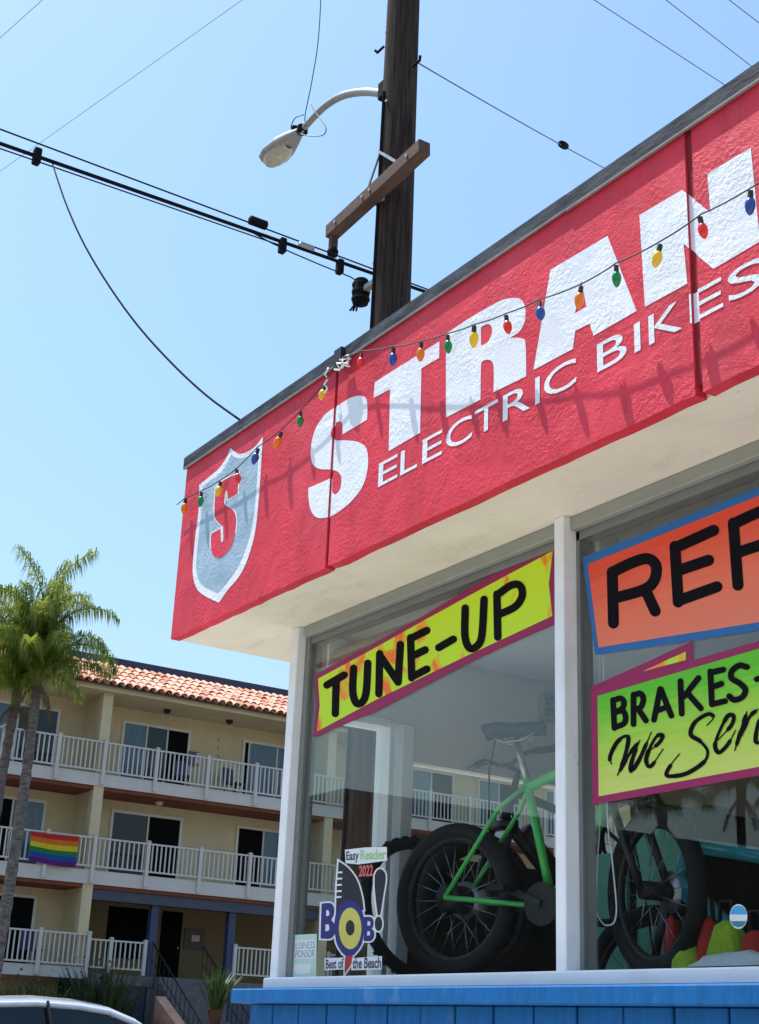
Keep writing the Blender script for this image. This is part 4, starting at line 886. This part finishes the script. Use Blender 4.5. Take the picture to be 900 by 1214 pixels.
# porch and stairs
MB().box(XR+.001, XA-.10, 12.345, Y1, 2.45, 2.72).build('porch_floor', m_step, apt)
MB().box(XA-.5, XA-.12, 12.27, Y1-.05, 4.64, 4.925).build('porch_beam', m_grybm, apt)
for y in (14.26, 16.72): MB().box(XA-.42, XA-.2, y-.11, y+.11, 2.72, 4.639).build('porch_post', m_bpost, apt)
dY0, dY1 = P(190, 1110, 0, XR).y, P(214, 1110, 0, XR).y
dr = MB().box(XR+.001, XR+.05, dY0, dY1, 2.72, 4.75).build('entrance_door', m_dark, apt); MB().lathe([(.02, 0), (.035, .03), (.02, .06)], 8, (XR+.05, dY1-.1, 3.7), axis='x').build('door_knob', m_chrome, dr, local=True)
MB().box(XR+.001, XR+.05, P(128, 1090, 0, XR).y, P(181, 1090, 0, XR).y, 3.3, 4.75).build('porch_window', m_dark, apt)
q0, q1 = P(219, 1100, 0, XR), P(240, 1127, 0, XR)
pf = MB().box(XR+.001, XR+.06, q0.y, q1.y, q1.z, q0.z).build('framed_notice', m_step, apt); MB().box(XR+.061, XR+.066, q0.y+.24, q1.y-.16, q1.z+.24, q0.z-.2).build('notice_sheet', m_frame, pf, local=True)
MB().box(XR+.002, XA-.13, 12.36, 14.15, .0, 2.449).build('porch_base', m_bpost, apt); MB().box(XR+.002, XA-.13, 16.75, Y1, .0, 2.449).build('porch_base', m_grybm, apt)
nst = 15; sy0, sy1 = 14.35, 15.75; rise, run = 2.72/nst, .29
stair = MB().box(XR+.03, XA-.1, 14.2, 16.7, 0, 2.44).build('stair_landing', m_step, apt)
for k in range(nst): MB().box(XA-.1+k*run+.001, XA-.1+(k+1)*run, sy0, sy1, 0, 2.72-(k+.0)*rise-.03).build('stair_step', m_step, apt); MB().box(XA-.1+k*run-.02, XA-.1+(k+1)*run, sy0+.001, sy1-.001, 2.72-k*rise-.029, 2.72-k*rise+.005).build('stair_tread', m_step, apt)
for y in (sy0-.1, sy1+.06):
    hr = MB().tube([(XA-.12, y, 2.72+.9), (XA-.1+nst*run, y, .95)], .022, 8).tube([(XA-.12, y, 2.72+.45), (XA-.1+nst*run, y, .5)], .012, 6)
    for k in range(0, nst+1, 1):
        x = XA-.12+k*run; z = 2.72-k*rise; hr.tube([(x, y, z-.15), (x, y, z+.9-.0)], .011, 6)
    hr.build('handrail', m_iron, apt)
MB().add([(XA-.1+1.2, 13.9, 0), (XA-.1+4.2, 13.9, 0), (XA-.1+4.2, 14.2, 0), (XA-.1+1.2, 14.2, 0), (XA-.1+1.2, 13.9, 2.2), (XA-.1+4.2, 13.9, .7), (XA-.1+4.2, 14.2, .7), (XA-.1+1.2, 14.2, 2.2)], [(0,3,2,1),(4,5,6,7),(0,1,5,4),(1,2,6,5),(2,3,7,6),(3,0,4,7)]).build('stair_wing_wall', m_tile, apt)

def patio_chair(label, y, z, rz):
    t = thing('patio_chair', label, 'chair', (XB+.7, y, z), rz, 'chairs on the balconies')
    MB().box(-.24, .24, -.24, .24, .40, .44).build('seat', m_bpost, t, local=True); MB().beam((-.25, 0, .44), (-.33, 0, .92), .46, .03, up=(1, 0, 0)).build('backrest', m_bpost, t, local=True)
    for sx in (-.21, .21):
        for sy in (-.21, .21): MB().box(sx-.018, sx+.018, sy-.018, sy+.018, 0, .40).build('leg', m_iron, t, local=True)
patio_chair('dark blue patio chair behind top balcony railing beside wall ornaments', wy(268, 905), 8.022, .4)
patio_chair('dark blue patio chair behind top balcony railing below the ceiling lamp', wy(205, 895), 8.022, -.3)
patio_chair('dark blue patio chair behind the lowest balcony railing', wy(30, 1110), 2.82, .2)
# rainbow flag on the middle balcony
fq = [P(x, y, 0, XA+.12) for x, y in ((36.8, 985.3), (93.5, 992), (90, 1028), (33, 1021))]
flag = thing('rainbow_flag', 'six striped rainbow flag hung over the middle balcony railing', 'flag', tuple(fq[3]))
for k, (nm, cc) in enumerate((('red', (.55, .02, .02)), ('orange', (.72, .17, .01)), ('yellow', (.75, .55, .02)), ('green', (.02, .20, .05)), ('blue', (.01, .07, .38)), ('violet', (.12, .015, .14)))):
    m_s = mat('flag_'+nm, cc, .8, .1, 8, transl=.2); v = []
    for j in range(3):
        tt = (k+j/2)/6
        for i in range(17):
            u = i/16; p = fq[0].lerp(fq[1], u).lerp(fq[3].lerp(fq[2], u), tt); p.x += .03*math.sin(u*9+tt*2.5)*(.4+tt)+.02; p.z += .025*math.sin(u*5+1.2)*tt-.02*math.sin(math.pi*u); v.append(p)
    o = MB().add(v, [(j*17+i, j*17+i+1, (j+1)*17+i+1, (j+1)*17+i) for j in range(2) for i in range(16)]).build('stripe', m_s, flag, smooth=True)

# ------------------------------------------------------------------ palms
m_leaf = mat('palm_leaflet', (.095, .155, .02), .45, .35, 3, col2=(.30, .355, .05), transl=.55); m_leafd = mat('dark_shrub_leaf', (.03, .05, .018), .55, .4, 5, col2=(.06, .085, .03), transl=.25); m_trunk = mat('palm_trunk', (.10, .08, .068), .9, .5, 6, .9, 12, stretch=(1, 1, 3), col2=(.17, .14, .12)); m_rach = mat('frond_stem', (.13, .14, .04), .7, .2, 6)
def frond_mesh(L_, e0, bend, seed, nl=125, lf=.60):
    random.seed(seed); mb = MB(); N = 24; p = Vector((0, 0, 0)); path = []; tw = random.uniform(-.3, .3)
    for i in range(N+1):
        t = i/N; e = e0-bend*t**1.6; az = tw*t*t; d = Vector((math.cos(e)*math.cos(az), math.cos(e)*math.sin(az), math.sin(e))); path.append((p.copy(), d)); p = p+d*L_/N
    mb.tube([a for a, _ in path], [.024*(1-.85*i/N)+.003 for i in range(N+1)], 5)
    for k in range(nl):
        t = .10+.90*k/nl; i = min(N-1, int(t*N)); a, d = path[i]; b, _ = path[i+1]; o = a.lerp(b, t*N-i)
        sd_ = d.cross(Vector((0, 0, 1))); sd_ = sd_.normalized() if sd_.length > .05 else Vector((0, 1, 0)); up_ = sd_.cross(d)
        for s in (-1, 1):
            ln = lf*(math.sin(math.pi*min(1, .10+.85*t))**.5*.85+.15)*random.uniform(.7, 1.2); an = random.uniform(-.9, .9)
            d1 = (sd_*s*math.cos(an)+up_*math.sin(an)*.9+d*random.uniform(.2, .7)).normalized(); d2 = (d1*.3+Vector((0, 0, -1))*random.uniform(.8, 1.4)).normalized()
            wv = d1.cross(Vector((random.uniform(-.5, .5), random.uniform(-.5, .5), 1))).normalized()*.0125; q1 = o+d1*ln*.36; q2 = q1+d2*ln*.64
            mb.add([o-wv*.6, o+wv*.6, q1+wv, q1-wv, q2], [(0,1,2,3), (3,2,4)])
    me = bpy.data.meshes.new('frond'); me.from_pydata(mb.v, [], mb.f); me.materials.append(m_leaf); return me
frs = [frond_mesh(L_, R_(e), R_(b), 40+i) for i, (L_, e, b) in enumerate(((2.9, 88, 70), (2.8, 82, 100), (2.7, 75, 125), (2.6, 66, 135), (2.5, 55, 130), (2.4, 40, 100), (2.2, 24, 75), (2.0, 5, 60)))]
dead_me = frond_mesh(1.6, R_(-50), R_(35), 77, 46, .35); dead_me.materials.clear(); dead_me.materials.append(mat('dead_frond_brown', (.16, .11, .06), .9, .3, 4))
def palm(label, base, top, r0, seed, nf=22, group=None, scale=1.0):
    base, top = Vector(base), Vector(top); t = thing('palm_tree', label, 'palm tree', base, 0, group); random.seed(seed)
    N = 46; pts = []; rs = []
    for i in range(N+1):
        u = i/N; p = base.lerp(top, u)-base+Vector((.10*math.sin(u*3.2+seed), .10*math.sin(u*2.6+seed*2), 0))*(u*(1-u)*4); pts.append(p); rs.append(r0*(1.1-.4*u)*(1.07 if i % 2 else .95)*random.uniform(.94, 1.08))
    MB().tube(pts, rs, 12).build('trunk', m_trunk, t, smooth=True, local=True)
    cr = Vector(pts[-1]); cm = MB().lathe([(r0*.75, -.5), (r0*.9, -.2), (r0*.6, .25), (.03, .6)], 10, cr).build('crown_shaft', m_rach, t, smooth=True, local=True)
    for k in range(5):                                                  # dead skirt
        o = bpy.data.objects.new('dead_frond', dead_me); C.objects.link(o); o.parent = t; o.location = cr+Vector((0, 0, -.35)); o.rotation_euler = (0, 0, k*1.3+seed); s = scale*random.uniform(.5, .75); o.scale = (s, s, s)
    for k in range(nf):
        i = min(6, int(k*7/nf)); o = bpy.data.objects.new('frond', frs[i]); C.objects.link(o); o.parent = t
        o.location = cr+Vector((0, 0, .42-.5*k/nf)); o.rotation_euler = (random.uniform(-.14, .14), random.uniform(-.14, .14), k*2.4+random.uniform(-.35, .35)); s = scale*random.uniform(.85, 1.12); o.scale = (s, s, s)
    return t
pb = P(5, 1060, 0, -24.5); pt_ = P(47, 790, 0, -24.5)
palm('feathery palm with tall crown rising over the tiled apartment roof', (-24.5, pb.y-.03, .0), (-24.5, pt_.y, pt_.z), .14, 3, 27, 'palms before the apartment building', .92)
pt2 = P(21, 815, 0, -25.2)
palm('feathery palm with lower crown beside the taller palm', (-25.2, pt2.y-.05, .0), (-25.2, pt2.y, pt2.z), .14, 8, 24, 'palms before the apartment building', .85)
for k, (x, y, h) in enumerate(((-22, -24.0, 7.6), (-22.4, -27.6, 8.8), (-21.8, -30.4, 8.4))):
    palm(('shortest of three palms mirrored in the second shop window', 'tallest of three palms mirrored in the second shop window', 'middle height palm of three mirrored in the second shop window')[k], (x, y, .15), (x+.2, y+.1, h), .17, 20+k, 18, 'palms mirrored in the shop window', 1.1)

# ------------------------------------------------------------------ shrubs and pots by the apartment
def blade_plant(name, label, loc, n, h, spread, seed, wd=.03, m=m_leafd, pot=None):
    t = thing(name, label, 'shrub' if not pot else 'potted plant', loc); random.seed(seed); mb = MB()
    z0 = pot[1] if pot else 0
    for k in range(n):
        a = random.uniform(0, 6.283); r_ = random.uniform(0, spread); o = Vector((r_*.35*math.cos(a), r_*.35*math.sin(a), z0)); d = Vector((math.cos(a)*r_, math.sin(a)*r_, h*random.uniform(.5, 1)))
        e = o+d; md = o+d*.55+Vector((0, 0, h*.08)); sd_ = Vector((-math.sin(a), math.cos(a), random.uniform(-.3, .3)))*wd*random.uniform(.6, 1.2)
        mb.add([o-sd_*.5, o+sd_*.5, md+sd_, md-sd_, e+Vector((d.x*.25, d.y*.25, -h*.05))], [(0,1,2,3), (3,2,4)])
        if not pot:
            for j in range(4):
                q_ = o.lerp(e, random.uniform(.3, 1))+Vector((random.uniform(-.1, .1),)*3)*.6; s1 = Vector((random.uniform(-1, 1), random.uniform(-1, 1), random.uniform(-.2, 1)))*.10; s2 = Vector((random.uniform(-1, 1), random.uniform(-1, 1), random.uniform(-1, 1)))*.03
                mb.add([q_, q_+s1*.5+s2, q_+s1, q_+s1*.5-s2], [(0,1,2,3)])
    mb.build('foliage', m, t, local=True)
    MB().tube([(0, 0, 0), (.02, .01, h*.35)], [.05, .02], 6).build('stem', m_trunk, t, local=True)
    if pot: MB().lathe([(pot[0]*.7, 0), (pot[0], pot[1]*.9), (pot[0]*1.08, pot[1]*.92), (pot[0]*1.08, pot[1]), (pot[0]*.9, pot[1]), (pot[0]*.88, pot[1]*.9)], 14).build('pot', m_under, t, smooth=False, local=True)
    return t
def at_x(px, X, z): p = P(px, 1150, 0, X); return (X, p.y, z)
blade_plant('spiky_shrub', 'tall dark spiky shrub below the porch railing', at_x(126, -29.6, 0), 420, 3.2, .95, 1, .05)
blade_plant('spiky_shrub', 'dark spreading shrub under the corner balcony beside palm trunks', at_x(38, -29.4, 0), 420, 2.6, 1.25, 2, .05)
blade_plant('spiky_shrub', 'low dark shrub between the two taller shrubs', at_x(85, -29.4, 0), 320, 2.0, 1.1, 5, .05)
p = P(258, 1165, 0, -27.5)
blade_plant('potted_palm', 'green bladed plant in a pot on red stand beside the stairs', (-27.5, p.y, 1.55), 90, 1.15, .65, 4, .03, mat('pot_plant_leaf', (.035, .075, .022), .5, .3, 4, transl=.3), (.2, .35))
pl = thing('planter_stand', 'red brick planter block with white plaques beside the stairs', 'planter', (-27.5, p.y+.1, 0))
MB().box(-28, -27.0, p.y-.55, p.y+1.5, 0, 1.53).build('block', mat('red_brick_paint', (.22, .06, .035), .8, .25, 6), pl)
for z in (1.02, 1.36): MB().box(-26.999, -26.97, p.y+.1, p.y+1.2, z, z+.2).build('plaque', m_frame, pl)
hedge = thing('garden_wall', 'low grey garden wall below the corner balcony', 'wall', (-28.4, 10, 0))
for k in range(10): MB().box(-28.5, -28.3, 6+k*.8+.004, 6+(k+1)*.8-.004, 0, 1.05).build('wall_block', m_conc, hedge)

# ------------------------------------------------------------------ car on the side road
m_car = mat('silver_car_paint', (.62, .66, .70), .28, .03, 3, metal=.35, coat=1.0); m_cgl = mat('car_window_glass', (.008, .016, .017), .05, .2, 2, spec=.45); m_rub = mat('car_tyre', (.015, .015, .016), .8, .2, 20)
car = thing('parked_car', 'silver car with dark windows seen below the corner balcony', 'car', (-9.85, 5.75, .03), math.pi/2)
st_x = [0, .08, .35, .9, 1.2, 1.6, 2.0, 2.5, 3.0, 3.5, 3.95, 4.25, 4.42, 4.5]
belt = [.62, .78, .92, 1.02, 1.06, 1.07, 1.08, 1.085, 1.09, 1.10, 1.11, 1.08, .95, .70]; hw = [.55, .74, .84, .88, .89, .895, .9, .9, .9, .895, .88, .84, .78, .6]
def loft(secs, name, m, par, closed_ends=True):
    n = len(secs[0]); v = [p for s in secs for p in s]
    f = [(i*n+k, i*n+(k+1) % n, (i+1)*n+(k+1) % n, (i+1)*n+k) for i in range(len(secs)-1) for k in range(n)]
    if closed_ends: f += [tuple(range(n))[::-1], tuple((len(secs)-1)*n+k for k in range(n))]
    return sharp(MB().add(v, f).build(name, m, par, local=True), 38)
body = loft([[(-x, s*w_*k_, z) for s, k_, z in ((1,.9,.24),(1,1,.42),(1,1.0,b-.30),(1,.965,b-.06),(1,.9,b),(1,.45,b+.02),(-1,.45,b+.02),(-1,.9,b),(-1,.965,b-.06),(-1,1.0,b-.30),(-1,1,.42),(-1,.9,.24))] for x, b, w_ in zip(st_x, belt, hw)], 'body', m_car, car)
gx = [1.12, 1.35, 1.62, 1.95, 2.3, 2.8, 3.3, 3.7, 4.0, 4.2]; gz = [1.07, 1.24, 1.43, 1.555, 1.60, 1.615, 1.58, 1.50, 1.34, 1.10]
loft([[(-x, s*w_, z) for s, w_, z in ((1,.82,1.03),(1,.82-.26*(zr-1.05)/.55*.85,1.05+(zr-1.05)*.86),(1,.42,zr-.02),(-1,.42,zr-.02),(-1,.82-.26*(zr-1.05)/.55*.85,1.05+(zr-1.05)*.86),(-1,.82,1.03))] for x, zr in zip(gx, gz)], 'window_glass', m_cgl, car)
rsec = []
for x, zr in zip(gx, gz):
    e = .82-.26*(zr-1.05)/.55*.82; zz = 1.05+(zr-1.05)*.84
    rsec.append([(-x, e+.03, zz), (-x, e-.02, zz+.065*min(1, (zr-1.0)/.5)), (-x, .35, zr+.012), (-x, -.35, zr+.012), (-x, -e+.02, zz+.065*min(1, (zr-1.0)/.5)), (-x, -e-.03, zz), (-x, -e+.05, zz-.005), (-x, e-.05, zz-.005)])
loft(rsec[2:9], 'roof', m_car, car)
for s in (-1, 1):
    MB().tube([(-x, s*(.82-.26*(zr-1.05)/.55*.82+.0), 1.05+(zr-1.05)*.86) for x, zr in zip(gx, gz)], .035, 8).build('roof_rail', m_car, car, smooth=True, local=True)
    MB().beam((-2.62, s*.835, 1.06), (-2.68, s*.60, 1.56), .07, .03, up=(1, 0, 0)).build('door_pillar', m_black, car, local=True)
    MB().lathe([(.02,-.02),(.075,-.015),(.08,.03),(.02,.06)], 12, (-1.55, s*.98, 1.12), sx=.8).build('mirror', m_car, car, smooth=True, local=True)
    for x in (.85, 3.6):
        w_ = MB().lathe([(.31,-.1),(.335,-.08),(.335,.08),(.31,.1),(.2,.1)], 24, (-x, s*.80, .335), axis='y').build('wheel', m_rub, car, local=True)
        MB().lathe([(.2,-.01),(.21,.108 if s > 0 else -.108)], 16, (-x, s*.80, .335), axis='y').build('rim', m_chrome, w_, local=True)
    MB().box(-.24, -.05, s*.62-.14, s*.62+.14, .66, .8).build('headlight', m_chrome, car, local=True, bevel=.02); MB().box(-4.5, -4.38, s*.62-.12, s*.62+.12, .75, .92).build('tail_light', m_redf, car, local=True, bevel=.02)

# ------------------------------------------------------------------ building across the side road whose roofline the panes mirror
nb = thing('office_building', 'plain dark flat roofed building whose roofline is mirrored in the shop windows', 'building', (-38, -37, 0))
m_nb = mat('brown_stucco', (.10, .075, .06), .85, .12, .6)
MB().box(-46, -31, -58, -19.4, 0, 8.42).build('wall', m_nb, nb); MB().box(-46.2, -30.8, -58.2, -19.2, 8.421, 8.62).build('roof', m_navy, nb)
for zf in (1.2, 4.7):
    for k in range(10):
        y = -56+k*3.6; wo = MB().box(-31.0+.001, -30.95, y, y+1.8, zf, zf+1.8).build('window', m_dkbrown, nb); MB().box(-30.949, -30.94, y+.1, y+1.7, zf+.1, zf+1.7).build('pane', m_agl, wo, local=True)
